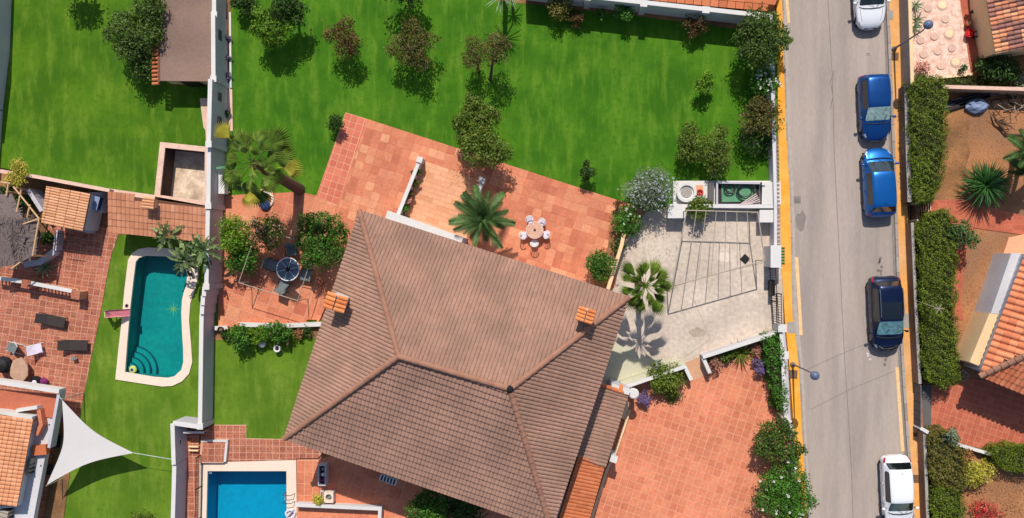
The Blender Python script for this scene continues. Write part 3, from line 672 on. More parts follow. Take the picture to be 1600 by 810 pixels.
for k in range(8):
    a = k*math.pi/4; L_ = .62 if k % 2 == 0 else .42; mb.add([(x, y, -1.19), (x+.1*math.cos(a-.4), y+.1*math.sin(a-.4), -1.19), (x+L_*math.cos(a), y+L_*math.sin(a), -1.19), (x+.1*math.cos(a+.4), y+.1*math.sin(a+.4), -1.19)], [(0,1,2,3)])
mb.build('mosaic_star', M_['mosaic'], p1)
bx('float_toy', M_['yellowtoy'], (*P(205, 579, -.1), -.1), (.3, .22, .08), None, .3)
bpy.data.objects.remove(bpy.data.objects['float_toy'])
x, y = P(206, 578); t = thing('float_toy', 'yellow and green inflatable toy floating over the steps of the freeform pool', 'pool toy', (x, y, -.12))
MB().lathe((0, 0, 0), [(.12, -.05), (.26, 0), (.2, .07), (.05, .09)], 12).build('ring', M_['yellowtoy'], t, True); MB().lathe((-.2, .12, -.03), [(.04, -.02), (.09, .03), (.05, .08)], 8).build('head', M_['tarp'], t, True); MB().lathe((-.02, -.02, .09), [(.11, 0), (.07, .03)], 10).build('cushion', M_['bluetoy'], t, True)
x, y = P(199, 478); t = thing('skimmer_lid', 'small dark round skimmer lid in the freeform pool coping', 'skimmer lid', (x, y, .07)); MB().lathe((0, 0, 0), [(.11, 0), (.1, .02)], 14).build('lid', M_['black'], t, True); MB().lathe((0, 0, 0), [(.135, 0), (.13, .012)], 14).build('rim', M_['metalgrey'], t, True)
# slide
x, y = P(186, 489); t = thing('pool_slide', 'small pink slide with red steps at the side of the freeform pool', 'pool slide', (x, y, 0), R(3))
mb = MB()
for k in range(6):
    x0, x1 = -.35+.2*k, -.35+.2*(k+1); z0_, z1_ = 1.0-.78*(k/6)**.8, 1.0-.78*((k+1)/6)**.8
    mb.add([(x0,-.2,z0_),(x1,-.2,z1_),(x1,.2,z1_),(x0,.2,z0_),(x0,-.23,z0_+.12),(x1,-.23,z1_+.12),(x1,.23,z1_+.12),(x0,.23,z0_+.12)], [(0,1,2,3),(0,4,5,1),(3,2,6,7),(3,2,1,0)])
mb.build('chute', M_['pink'], t, True)
for k in range(4): MB().box((-.72+.1*k, 0, .2+.22*k), (.12, .36, .03)).build('step', M_['red' if k < 2 else 'yellowtoy'], t, True)
for s_ in (-1, 1): MB().tube([(-.82, s_*.2, 0), (-.4, s_*.2, 1.0), (-.1, s_*.24, 1.15)], .02, 6).build('rail', M_['metalgrey'], t, True)
for s_ in (-1, 1): MB().tube([(-.2, s_*.2, .85), (-.15, s_*.22, 0)], .02, 6).build('leg', M_['metalgrey'], t, True)
# ladder rails and float at the blue pool
x, y = P(453, 776); t = thing('pool_ladder', 'grey steel ladder rails over the edge of the blue rectangular pool', 'pool ladder', (x, y, .07))
for dy in (.22, -.28): MB().tube([(-.32, dy, -.5), (-.32, dy, .35), (-.12, dy, .55), (.25, dy, .45), (.35, dy, 0)], .022, 6).build('rail', M_['metaldark'], t, True)
for k in range(2): MB().box((-.33, -.03, -.15-.25*k), (.06, .5, .03)).build('tread', M_['metalgrey'], t, True)
x, y = P(327.5, 739.5); t = thing('chlorine_float', 'tiny white round float in the upper left corner of the blue pool', 'pool float', (x, y, -.14)); MB().lathe((0, 0, 0), [(.06, -.03), (.09, .02), (.05, .05)], 12).build('float', M_['metalwhite'], t, True); MB().lathe((0, 0, .05), [(.035, 0), (.03, .04)], 8).build('cap', M_['bluetoy'], t, True)
x, y = P(455, 803); t = thing('inflatable_ring', 'crumpled clear inflatable lying on the coping of the blue pool', 'inflatable', (x, y, .07))
mb = MB(); mb.tube([(.28*math.cos(a)*(1+.15*math.sin(3*a)), .28*math.sin(a), .07) for a in [2*math.pi*k/16 for k in range(17)]], .075, 6); mb.build('ring', M_['towel'], t, True); MB().tube([(-.2,-.2,.1),(.1,.15,.16),(.25,.3,.1)], .05, 5).build('strap', M_['bluetarp'], t, True)
# ------------------------------------------------------------------ garden walls
WW, LW_, WT = M_['whitewash'], M_['lilacwall'], M_['white']
long_wall = [([(335,-40),(335,24)],1.6,'white wall section nearest the top edge, left of the planting strip'),
 ([(333.5,24),(334,124)],1.95,'white wall section beside the brown shed roof with one square vent'),
 ([(329,124),(326.5,226)],2.35,'tallest white wall section with two dark vents, below the shed'),
 ([(327,226),(326,322)],2.1,'white wall section behind the tall fan palm crown'),
 ([(325.5,322),(323,448)],2.05,'pale wall section between the brown lean-to roof and the flowering tree'),
 ([(320,448),(319,463)],1.95,'highest of the three short stepped wall pieces beside the palm terrace'),
 ([(318,463),(317,477)],1.85,'middle of the three short stepped wall pieces beside the palm terrace'),
 ([(316.5,477),(316,491)],1.75,'lowest of the three short stepped wall pieces beside the palm terrace'),
 ([(315.5,491),(313,666)],1.6,'long low white wall section between the freeform pool lawn and the small lawn')]
for i, (pth, h, lab) in enumerate(long_wall):
    t = wall('garden_wall', lab, 'wall', pth, h, .2, LW_, WT, href=h, group='stepped boundary wall along the left gardens')
    if i in (1, 2):
        for (a, b, w, hh) in ([(343,56,.1,.7)] if i == 1 else [(341,152,.1,.55), (340,193,.1,.9)]):
            xw = P(*pth[0], h)[0]+.1; z = 1.15; yv = P(a, b, z)[1]
            bx('vent', M_['vent'], (xw+.0, yv, z+.1), (.05, hh*.9, .5), t); 
            for k in range(3): bx('vent_slat', M_['metaldark'], (xw+.03, yv, z-.05+.15*k), (.03, hh*.85, .03), t)
    if 5 <= i <= 7: continue
    x, y = P(*pth[1], h); bx('pier', LW_, (x+.02, y, h/2), (.3, .3, h+.08), t); bx('pier_cap', WT, (x+.02, y, h+.09), (.38, .38, .06), t)
wall('garden_wall', 'short white wall section turning left behind the blue pool terrace', 'wall', [(313,667),(271,661)], 1.6, .22, LW_, WT, href=1.6)
t = wall('garden_wall', 'white wall from the corner down past the sail tip to the bottom edge, with a dark slit', 'wall', [(270,662),(272,726)], 1.65, .2, LW_, WT, href=1.65)
xw = P(271, 700, 1.6)[0]+.115; bx('slit', M_['metaldark'], (xw, P(280,700,.9)[1], .95), (.03, 1.0, .12), t)
wall('garden_wall', 'lowest white wall section beside the railing walk at the bottom edge', 'wall', [(273,726),(269,870)], 1.5, .2, LW_, WT, href=1.5)
wall('boundary_wall', 'bluish white wall at the far upper left edge beside the lawn', 'wall', [(18,-60),(13,80),(2,172)], 2.6, .2, LW_, WT, side=0)
t = wall('boundary_wall', 'lower white wall stub at the left edge below the taller wall', 'wall', [(2,174),(-4,262)], 1.0, .2, LW_, WT)
t = wall('rear_wall', 'white wall with two piers between the top of the lawn and the orange terrace', 'wall', [(820,-16),(985,2),(1203,26)], 1.7, .2, WW, WT, href=1.7)
for a, b in ((1006, 6), (1103, 16), (918, -4), (1186, 25)):
    x, y = P(a, b, 1.75); bx('pier', WW, (x, y, .88), (.34, .3, 1.76), t, R(-6)); bx('pier_cap', WT, (x, y, 1.79), (.42, .4, .06), t, R(-6))
sheet('flower_bed', [(690,-20),(985,16),(1180,38),(1172,48),(985,24),(690,-8)], M_['earth'], .012)
t = slab('upper_terrace', [(1030,-60),(1225,-60),(1200,21),(1020,2),(985,-2),(985,-60)], M_['rooforange'], 0, 1.62)
tiles(t, PP([(1030,-60),(1215,-60),(1198,19),(1020,1)], 1.6), R(-6), .5, .42, .03, M_['rooforange'], 1.61, .03, limit=60)
# planting strip beside the long wall
slab('planting_kerb', [(359,20),(362,20),(363,138),(360,138)], M_['white'], -.05, .12)
sheet('planting_bed', [(351,-20),(360,-20),(361,138),(354,138)], M_['earth'], .03)
sheet('bare_strip', [(353,138),(363,138),(364,205),(351,205)], M_['pinkwall'], .03)
# wall between upper neighbour lawn and the outbuildings
wall('garden_wall', 'low cream and bluish wall along the bottom of the upper left lawn', 'wall', [(-10,266),(22,271),(55,276),(172,298)], 1.7, .16, LW_, M_['pinkwall'], href=1.7)
wall('garden_wall', 'low cream topped wall behind the brown lean-to roof', 'wall', [(173,299),(243,309)], 1.25, .24, LW_, M_['pinkwall'], href=1.25)
# left terrace low walls and bed
wall('terrace_wall', 'low pinkish kerb wall along the bottom of the umbrella tree terrace', 'wall', [(374,507),(440,509),(520,506)], .35, .22, M_['pinkwall'], WT, href=.35)
wall('terrace_wall', 'short pinkish kerb with a dark pot at the left wall', 'wall', [(336,513),(356,512)], .3, .2, M_['pinkwall'], WT, href=.3)
sheet('flower_bed', [(335,517),(500,511),(500,530),(470,524),(335,532)], M_['earth'], .014)
wall('walk_wall', 'slim white wall with potted plants left of the sunken walk', 'wall', [(656,250),(622,336)], .9, .17, WW, WT, href=.9)
wall('walk_wall', 'short slim white wall right of the sunken walk beside the feather palm', 'wall', [(753,283),(738,330)], .9, .17, WW, WT, href=.9)
for i, (a, b) in enumerate(((656, 250), (753, 282))):
    x, y = P(a, b, .95); t = thing('wall_pier', 'square white end pier of the '+('left' if i == 0 else 'right')+' slim wall by the sunken walk', 'pier', (x, y, 0), ANG); MB().box((0,0,.5),(.3,.3,1.0)).build('post', WW, t, True); MB().box((0,0,1.03),(.36,.36,.06)).build('cap', WT, t, True)
wall('house_parapet', 'thick white parapet along the main house eave at the end of the sunken walk', 'wall', [(604,335),(722,377)], 2.6, .42, WW, WT, href=2.6)
wall('terrace_wall', 'slanting cream wall between the terrace and the concrete driveway', 'wall', [(975,365),(971,384),(950,452)], .9, .16, M_['creamwall'], M_['creamwall'], href=.9)
sheet('flower_bed', [(955,330),(985,322),(972,388),(945,458),(925,450),(950,385)], M_['earth'], .045)
# driveway walls
wall('driveway_wall', 'long white wall with a pale ledge between the driveway and the entrance patio', 'wall', [(973,606),(1070,573)], .9, .16, WW, WT, href=.9)
slab('wall_ledge', [(968,594),(1064,562),(1071,570),(974,603)], M_['concretegreen'], 0, .55)
wall('driveway_wall', 'short white return wall at the left side of the opening to the patio', 'wall', [(1070,573),(1080,594)], .8, .15, WW, WT, href=.8)
wall('driveway_wall', 'white wall rising from the patio opening to the street gate', 'wall', [(1098,558),(1219,519)], .95, .17, WW, WT, href=.95)
wall('driveway_wall', 'short white return wall at the right side of the opening to the patio', 'wall', [(1099,560),(1109,583)], .8, .15, WW, WT, href=.8)
wall('driveway_wall', 'grey white wall along the top of the driveway below the utility yard', 'wall', [(1046,322),(1217,323)], .9, .16, WW, WT, href=.9)
for i, (a, b, w, d) in enumerate(((1057, 332, 26, 17), (1201, 338, 27, 18))):
    x, y = P(a, b, .95); t = thing('gate_box', 'low white block at the '+('left' if i == 0 else 'right')+' end of the wall above the driveway', 'wall block', (x, y, 0)); MB().box((0,0,.46),(w/26,d/26,.92)).build('block', WW, t, True); MB().box((0,0,.95),(w/26+.06,d/26+.06,.06)).build('lid', WT, t, True)
# street side walls (left pavement)
t = wall('street_wall', 'white street wall with brown tile coping beside the lawn and the orange pavement', 'wall', [(1204,24),(1210,240),(1212,322),(1212,384)], 1.1, .16, WW, WW, href=1.1, coping=True)
for (x, y), a in along(PP([(1213,215),(1215,320),(1215,384)], 1.15), .24): bx('coping_tile', M_['roofdeck'], (x+.04, y, 1.19), (.15, .14, .05), t, a)
t = wall('street_wall', 'white street wall with lilac plinth along the entrance patio hedge', 'wall', [(1220,520),(1222,545),(1226,640),(1228,658)], 1.15, .14, WW, WT, href=1.15)
MB().prism(offset(PP([(1222,518),(1226,560),(1231,655)], .5), .17)+offset(PP([(1222,518),(1226,560),(1231,655)], .5), -.17)[::-1], 0, .5).build('plinth', LW_, t)
wall('street_wall', 'short white wall return where the patio hedge ends at the pavement', 'wall', [(1222,650),(1236,660)], 1.0, .14, WW, WT, href=1.0)
wall('street_wall', 'white street wall hidden behind the flowering bush at the lower pavement', 'wall', [(1236,664),(1242,760),(1246,880)], .9, .14, WW, WT, href=.9)
for i, (a, b) in enumerate(((1222, 513), (1225, 555))):
    x, y = P(a, b, 1.3); t = thing('wall_pier', ('white gate pier at the lower end of the black gate', 'smaller white pier in the street wall below the gate pier')[i], 'pier', (x, y, 0)); MB().box((0,0,.66),(.42,.38,1.32)).build('post', WW, t, True); MB().box((0,0,1.35),(.5,.46,.06)).build('cap', WT, t, True)
x, y = P(1212, 401, 1.7); t = thing('gate_pillar', 'white gate pillar with a small green tiled canopy on its street side', 'pillar', (x, y, 0))
MB().box((0,0,.85),(.55,1.25,1.7)).build('pillar', WW, t, True); MB().box((0,0,1.73),(.62,1.32,.06)).build('cap', WT, t, True)
for k in range(6): MB().box((.42, -.42+.18*k, 1.5), (.36, .14, .04), tilt=Matrix.Rotation(R(20), 4, 'Y')).build('canopy_tile', M_['green'], t, True)
MB().box((.32, -.62, 1.2), (.3, .16, .3)).build('letter_box', WT, t, True)
# black iron gate
def railing(name, label, cat, px, h, gap=.14, m=None, href=None, z0=0, post=2.0, rails=(.12, .95)):
    w = PP(px, h if href is None else href); t = thing(name, label, cat, (*w[0], z0)); m = m or M_['metaldark']
    for f in rails:
        MB().tube([(x, y, z0+h*f) for x, y in w], .022, 4).build('rail', m, t)
    mb = MB()
    for (x, y), a in along(w, gap): mb.box((x, y, z0+h*.5), (.025, .025, h*.95), a)
    mb.build('bars', m, t, kind='stuff')
    for (x, y), a in along(w, post): bx('post', m, (x, y, z0+h/2), (.06, .06, h), t, a)
    return t
t = railing('sliding_gate', 'black barred sliding gate between the driveway and the orange pavement', 'gate', [(1212,420),(1218,508)], 1.5, .14)
railing('gate_track_fence', 'second shorter run of black bars behind the sliding gate', 'gate', [(1221,460),(1222,512)], 1.2, .16)
x, y = P(1206, 450, .5); t = thing('gate_motor', 'slim dark gate motor box inside the driveway gate', 'gate motor', (x, y, 0)); MB().box((0,0,.35),(.22,.9,.7)).build('housing', M_['metaldark'], t, True); MB().box((0,0,.72),(.26,.94,.04)).build('lid', M_['black'], t, True)
# driveway drain cover
x, y = P(1164, 405); t = thing('drain_cover', 'dark diamond shaped drain cover in the concrete driveway', 'drain', (x, y, .02), R(47)); MB().box((0,0,.01),(.46,.46,.02)).build('frame', M_['metaldark'], t, True); MB().box((0,0,.024),(.38,.38,.01)).build('plate', M_['black'], t, True)
# driveway pergola frame
H_ = 2.2; q = PP([(1073,329),(1184,332),(1195,407),(1050,448)], H_); t = thing('pergola_frame', 'thin grey metal pergola frame with eight bars over the driveway', 'pergola', (*q[0], 0))
def bar(a, b, r, m, par, name): return MB().tube([a, b], r, 5).build(name, m, par)
Z = lambda p, z=H_: (p[0], p[1], z)
for i in range(4): bar(Z(q[i]), Z(q[(i+1) % 4]), .035, M_['metalgrey'], t, 'frame_bar')
for k, (xa, xb) in enumerate(zip((1088,1103,1119,1134,1151,1167), (1072,1090,1111,1132,1152,1171))):
    a, b = P(xa, 329.5, H_), P(xb, 443-(xb-1055)*.27, H_); bar(Z(a, H_+.05), Z(b, H_+.05), .022, M_['metalgrey'], t, 'cross_bar')
for i in range(4): bar((q[i][0], q[i][1], 0), Z(q[i]), .035, M_['metalgrey'], t, 'post')
q = PP([(373,442),(465,470),(493,384),(402,357)], 2.1); t = thing('pergola_frame', 'slim pale rectangular frame above the glass table on the palm terrace', 'pergola', (*q[0], 0))
for i in range(4): bar(Z(q[i], 2.1), Z(q[(i+1) % 4], 2.1), .024, M_['metalgrey'], t, 'frame_bar'); bar((q[i][0], q[i][1], 0), Z(q[i], 2.1), .024, M_['metalgrey'], t, 'post')

# ------------------------------------------------------------------ right side walls
t = wall('street_wall', 'cream topped wall with a dark lattice along the pebble patio', 'wall', [(1420,-40),(1421,0),(1425,134)], 1.3, .14, M_['covergrey'], M_['creamwall'], href=1.3)
for (x, y), a in along(PP([(1418,-10),(1419,64)], 1.0), .22): bx('lattice_bar', M_['metaldark'], (x-.03, y, .95), (.04, .05, .5), t, a)
wall('street_wall', 'grey wall at the foot of the upper hedge by the pavement', 'wall', [(1416,134),(1418,230),(1421,316)], .95, .2, M_['hedgeshadewall'], M_['covergrey'], href=.95)  # brown body colour carries the shade of the overhanging hedge
wall('street_wall', 'pale wall at the foot of the long middle hedge by the pavement', 'wall', [(1425,348),(1430,470),(1437,600)], .85, .16, M_['hedgeshadewall'], M_['covergrey'], over=.005, href=.85)
wall('street_wall', 'pale wall at the foot of the lowest hedges by the pavement', 'wall', [(1444,676),(1447,760),(1452,880)], .85, .16, M_['hedgeshadewall'], M_['covergrey'], over=.005, href=.85)
wall('patio_wall', 'pink topped wall between the green strip and the dry garden with bicycles', 'wall', [(1472,136),(1640,141)], 1.1, .15, M_['tanwall'], M_['pinkwall'], href=1.1)
wall('patio_wall', 'white and green edge between the red patio and the lower bushes', 'wall', [(1494,694),(1552,711)], .5, .14, M_['green'], WT, href=.5)
wall('patio_wall', 'little white wall stub left of the lower bushes at the grey gate', 'wall', [(1438,669),(1450,676)], 1.0, .14, WW, WT, href=1.0)
t = thing('lattice_edging', 'low cream pierced edging along the bottom of the pebble patio', 'edging', (*P(1460,121), 0))
for k in range(9):
    x, y = P(1462+6.8*k, 122-.7*k, .2); 
    for dx in (-.09, .09): bx('upright', M_['disccream'], (x+dx, y, .12), (.06, .1, .24), t)
a, b = P(1458,122.5,.26), P(1520,116.5,.26); MB().prism(offset([a, b], .07)+offset([a, b], -.07)[::-1], .24, .3, bottom=True).build('top_rail', M_['disccream'], t)
# grey street gate and stepped entrance on the right
t = thing('street_gate', 'weathered grey panelled gate lying between the middle hedge and the red patio', 'gate', (*P(1446,636), 0))
pts = PP([(1439,602),(1441,672)], 1.0)
for k in range(5):
    y0 = pts[0][1]+(pts[1][1]-pts[0][1])*k/5; y1 = pts[0][1]+(pts[1][1]-pts[0][1])*(k+1)/5
    bx('panel', M_['gatewood'], (pts[0][0], (y0+y1)/2, .5), (.06, abs(y1-y0)-.02, 1.0), t)
MB().prism(PP([(1440,602),(1455,601),(1455,671),(1442,672)], .05), 0, .05).build('threshold', M_['gatewood'], t)
t = thing('entrance_steps', 'small red steps with white edges between the two hedges at the pavement', 'steps', (*P(1442,332), 0))
for k in range(6):
    x, y = P(1436+2.6*k, 334-.6*k); z = .1+.09*k; bx('step', M_['redpave'], (x, y, z/2), (.13, 1.25, z), t, R(3)); bx('nosing', M_['disccream'], (x-.05, y, z+.012), (.04, 1.2, .02), t, R(3))
x, y = P(1427, 332, .5); t = thing('entrance_gate', 'small dark blue grey gate in the gap between the upper and middle hedges', 'gate', (x, y, 0)); MB().box((0,0,.55),(.05,.9,.9)).build('leaf', M_['metaldark'], t, True)
for s_ in (-1, 1): MB().box((0, s_*.5, .55), (.1, .1, 1.1)).build('post', M_['covergrey'], t, True)

# ------------------------------------------------------------------ main house
ZE, ZR = 4.8, 7.6
NW, NE, SE, SW = vec(562,330,ZE), vec(982,465,ZE), vec(861,827,ZE), vec(445,685,ZE); RWt, RE = vec(623,557,ZR), vec(797,608,ZR)
ctr = (NW+NE+SE+SW)/4; house = thing('main_house', 'large house under a brown hipped tile roof in the middle of the photo', 'house', (ctr.x, ctr.y, 0))
for i, poly in enumerate(([NE, NW, RWt, RE], [SW, SE, RE, RWt], [SE, NE, RE], [NW, SW, RWt])): tile_slope(house, [tuple(p) for p in poly], M_['roof'], .215, .36, name='roof_tiles', seed=i, r=(.03, .024, .05, .05)[i], lift=.085 if i < 2 else .045)
for a, b in ((NW, RWt), (SW, RWt), (NE, RE), (SE, RE), (RWt, RE)): ridge(house, a, b, M_['roofridge'], .15, .42, up=.06)
MB().lathe((RE.x, RE.y, RE.z-.05), [(.2, 0), (.2, .2), (.1, .3)], 10).build('ridge_end', M_['black'], house)
ins = [tuple((ctr+(p-ctr)*.9).xy) for p in (NW, NE, SE, SW)]; MB().prism(ins, 0, ZE-.15).build('house_wall', WW, house)
MB().prism([tuple(p.xy) for p in (NW, NE, SE, SW)], ZE-.2, ZE-.14, bottom=True).build('soffit', M_['soffit'], house)
wS = (Vector(ins[2])-Vector(ins[3])).normalized()
for k in range(4):
    p = Vector(ins[3]).lerp(Vector(ins[2]), .15+.22*k); f = bx('window', M_['metalwhite'], (p.x, p.y, 1.6), (1.3, .1, 1.3), house, ANG); bx('pane', M_['glass'], (p.x, p.y-.03, 1.6), (1.15, .1, 1.15), f, ANG)
def chimney(a, b, h, w, d, nx, ny, parent_label, base):
    x, y = P(a, b, h); t = thing('chimney', parent_label, 'chimney', (x, y, base), ANG); L_ = h-base
    MB().box((0,0,L_/2-.35),(w*.74,d*.8,L_-.1+.5)).build('stack', WT, t, True); MB().box((0,0,L_-.16),(w*.9,d*.95,.07)).build('slab', WT, t, True)
    for s_ in (-1, 1):
        for k in range(ny):
            for j in range(nx):
                yy = -d/2+(k+.5)*d/ny; xx = s_*(w*.04+(j+.5)*w*.5/nx); r_ = d/ny*.46; L2 = w*.52/nx; mb = MB(); vs = []
                for X in (-L2/2, L2/2): vs += [(xx+X, yy+r_*math.cos(q_), L_-.1+.16-abs(xx+X)*.3+r_*.8*math.sin(q_)) for q_ in [math.pi*m/6 for m in range(7)]]
                mb.add(vs, [(m, 7+m, 8+m, m+1) for m in range(6)]+[tuple(range(7)), tuple(range(13, 6, -1))]).build('cap_tile', M_['chimtile'], t, True)
chimney(524, 473, 6.7, 1.1, .95, 1, 4, 'white chimney with orange tile cap near the left eave of the main roof', 5.4)
chimney(915, 493, 6.9, .85, .8, 1, 4, 'white chimney with orange tile cap near the right hip of the main roof', 5.9)
# porch roofs on the east side
def lean(name, label, pts, zs, m, **k):
    v = [vec(a, b, z) for (a, b), z in zip(pts, zs)]; c = sum(v, Vector())/4; t = thing(name, label, 'porch roof', (c.x, c.y, 0))
    tile_slope(t, [tuple(p) for p in v], m, k.get('pitch', .215), k.get('course', .36), k.get('indiv', False), r=k.get('r', .04), lift=.045); MB().prism([tuple((c+(p-c)*.93).xy) for p in v], 0, min(zs)-.2).build('wall', k.get('wm', WW), t); return t, v
t, v = lean('porch_roof', 'brown tiled porch roof along the right side of the main house', [(945,730),(981,616),(935,600),(897,712)], (2.3,2.3,2.9,2.9), M_['roof']); ridge(t, v[1], v[2], M_['rooforange'], .12, .4)
t, v = lean('porch_roof', 'bright orange tiled porch roof at the bottom edge beside the main house', [(910,846),(944,727),(903,713),(864,836)], (2.2,2.2,2.8,2.8), M_['rooforange']); ridge(t, v[1], v[2], M_['rooforange'], .12, .4)
for i, (a, b, h, w) in enumerate(((990,615,2.0,.0),(959,717,1.7,.36))):
    x, y = P(a, b, h); t = thing('garden_pillar', ('round topped white pillar at the corner of the brown porch roof', 'square white pillar where the brown porch roof meets the orange one')[i], 'pillar', (x, y, 0), ANG)
    MB().box((0,0,h/2),(.3,.3,h)).build('post', WW, t, True)
    (MB().lathe((0,0,h),[(.3,0),(.32,.05),(.26,.1)],18) if i == 0 else MB().box((0,0,h+.05),(.42,.42,.1))).build('cap', WT, t, True)
t = wall('porch_beam', 'white beam with an orange tile at the top end of the porch', 'beam', [(955,604),(984,613)], 2.45, .3, WW, WT, href=2.45); x, y = P(970, 607, 2.6); bx('tile', M_['chimtile'], (x, y, 2.58), (.2, .45, .1), t, ANG)
wall('patio_kerb', 'long thin cream kerb between the porch shade and the entrance patio', 'kerb', [(984,640),(962,705),(948,735),(918,830)], .18, .1, M_['creamwall'], M_['creamwall'], href=.1)
x, y = P(977, 641, .4); t = thing('patio_bench', 'narrow cream bench beside the brown porch roof', 'bench', (x, y, 0), R(-19)); MB().box((0,0,.42),(.3,1.1,.06)).build('seat', M_['creamwall'], t, True)
for s_ in (-1, 1): MB().box((0,s_*.45,.2),(.26,.1,.4)).build('leg', M_['creamwall'], t, True)

# ------------------------------------------------------------------ outbuildings on the left
t = thing('garden_shed', 'flat brown roofed shed with a strip of red tiles on its left, top left', 'shed', (*P(300,60), 0)); h = 1.65
MB().prism(PP([(250,-60),(334,-60),(333,127.5),(248.5,126.5)], h), h-.1, h, bottom=True).build('roof', M_['roofdeck'], t)
MB().prism(PP([(252,-60),(332,-60),(331,124),(251,123)], h), 0, h-.1).build('wall', M_['creamwall'], t)
MB().prism(PP([(246,-60),(250,-60),(250,129),(246,129)], h), h-.12, h+.02).build('edge_board', M_['soffit'], t)
for k in range(30):
    x, y = P(243.5, 131-6.5*k, h-.08); MB().tube([(x+.22, y, h-.02), (x-.22, y, h-.12)], [.085, .1], 8).build('tile', M_['rooforange'], t)
bx('door', M_['metaldark'], (*P(300,131,.8), .75), (1.0, .06, 1.5), t)
slab('brick_step', [(313,154),(326,154),(326,222),(323,222),(322,204),(319,200)], M_['pinkwall'], 0, .1)
t = thing('walled_pit', 'open roofless enclosure with pinkish walls and a rough concrete floor', 'enclosure', (*P(285,272), 0))
o_, i_ = PP([(250,222),(327,230),(324,322),(241,307)], 1.4), PP([(258,231),(320,237.5),(319,314),(250,305)], 1.4)
MB().prism(o_, 1.3, 1.4, [i_]).build('coping', M_['pinkwall'], t); MB().prism(offset(o_, -.02, True) if False else o_, 0, 1.299, [i_]).build('wall', M_['pitwallshade'], t); MB().prism([tuple(p) for p in o_], 0, .05, sides=False).build('floor', M_['pitfloor'], t)  # wall colour darkened to stand for the deep shade inside
def shedroof(name, label, cat, pts, zs, m, pitch, course, r, indiv=False, wm=None):
    v = [vec(a, b, z) for (a, b), z in zip(pts, zs)]; c = sum(v, Vector())/4; t = thing(name, label, cat, (c.x, c.y, 0))
    tile_slope(t, [tuple(p) for p in v], m, pitch, course, indiv, r=r); MB().prism([tuple((c+(p-c)*.92).xy) for p in v], 0, min(zs)-.16).build('wall', wm or M_['tanwall'], t); return t
shedroof('lean_to_building', 'long low building under a brown tile roof next to the freeform pool', 'outbuilding', [(169,362),(323,378),(322,324),(172,303)], (1.7,1.7,2.1,2.1), M_['roofbrown'], .285, .42, .03, True)
x, y = P(229, 317, 2.9); t = thing('chimney', 'small chimney with a pale tile cap on the brown lean-to roof', 'chimney', (x, y, 1.6), R(-7)); MB().box((0,0,.5),(.6,.5,1.0)).build('stack', M_['creamwall'], t, True)
for k in range(4): MB().tube([(-.38, -.27+.18*k, 1.08), (.38, -.27+.18*k, 1.08)], .09, 8).build('cap_tile', M_['rooftan'], t, True)
shedroof('corrugated_shed', 'small shed with a tan and red ribbed tile roof beside the thatched shelter', 'shed', [(66,348),(73,291),(141,303),(131,361)][0:0] or [(129,362),(141,303),(73,291),(65,348)], (1.9,1.9,2.2,2.2), M_['rooftan'], .17, .6, .055, False, WW)
slab('grey_slab', [(131,361),(141,303),(171,302),(170,333),(155,333),(150,365)], M_['lilacwall'], 0, .8)
x, y = P(153, 318, 1.0); t = thing('barbecue_cover', 'small blue box standing on the grey slab beside the ribbed roof shed', 'box', (x, y, .8), R(-15)); MB().box((0,0,.2),(.3,.8,.4)).build('box', M_['bluetoy'], t, True); MB().box((0,0,.42),(.34,.84,.04)).build('lid', M_['bluetarp'], t, True)
# thatched shelter
t = thing('thatched_shelter', 'grey thatched shelter with pale wooden poles at the left edge', 'shelter', (*P(30,370), 0))
rgt = random.Random(5)
for poly, zc in (([(-20,305,2.2),(18,303,2.2),(34,338,2.4),(20,342,2.5),(-20,360,2.6)],0), ([(-20,345,2.6),(22,340,2.5),(40,372,2.3),(24,414,2.0),(-20,420,2.0)],0), ([(20,342,2.6),(60,341,2.2),(56,398,2.0),(24,414,2.05),(16,380,2.5)],0)):
    v = [vec(a, b, z) for a, b, z in poly]; c = sum(v, Vector())/len(v)
    MB().add(v+[q_-Vector((0,0,.1)) for q_ in v], [tuple(range(len(v)))[::-1], tuple(range(len(v), 2*len(v)))]+[(i, (i+1) % len(v), len(v)+(i+1) % len(v), len(v)+i) for i in range(len(v))]).build('thatch_panel', M_['thatch'], t)
    mb = MB()
    for k in range(90):
        i = rgt.randrange(len(v)); s1_, s2_ = sorted((rgt.random(), rgt.random())); p = v[i]*s1_+v[(i+1) % len(v)]*(s2_-s1_)+c*(1-s2_); d = (v[i].lerp(v[(i+1) % len(v)], .5)-c).normalized()*rgt.uniform(.25, .5); p = p+Vector((0,0,.03)); w_ = Vector((-d.y, d.x, 0)).normalized()*.02
        e_ = p+d*.8; mb.add([p-w_, p+w_, e_+w_, e_-w_+Vector((0,0,.02))], [(0,1,2,3)])
    mb.build('straw', M_['thatch'], t, kind='stuff')
for a, b in (((-5,284),(16,287)),((13,286),(10,306)),((21,292),(61,342)),((33,297),(25,336)),((47,320),(42,340)),((61,342),(51,400)),((32,410),(18,420)),((0,362),(62,342))):
    MB().tube([vec(*a, 2.35), vec(*b, 2.35)], .05, 6).build('pole', M_['wood'], t)
for a, b in ((61,343),(52,400),(10,300),(22,294)): v0 = vec(a, b, 2.3); MB().tube([(v0.x, v0.y, 0), v0], .06, 6).build('post', M_['wood'], t)
wall('slanting_wall', 'short grey white wall slanting out below the thatched shelter', 'wall', [(38,414),(62,410),(86,392)], .6, .3, LW_, LW_, href=.6)
wall('slanting_wall', 'thin grey wall between the shelter and the ribbed roof shed', 'wall', [(44,296),(66,330)], 1.2, .2, LW_, LW_, href=1.2)
wall('slanting_wall', 'narrow white wall below the ribbed roof shed', 'wall', [(86,392),(89,360)], .7, .14, LW_, LW_, href=.7)
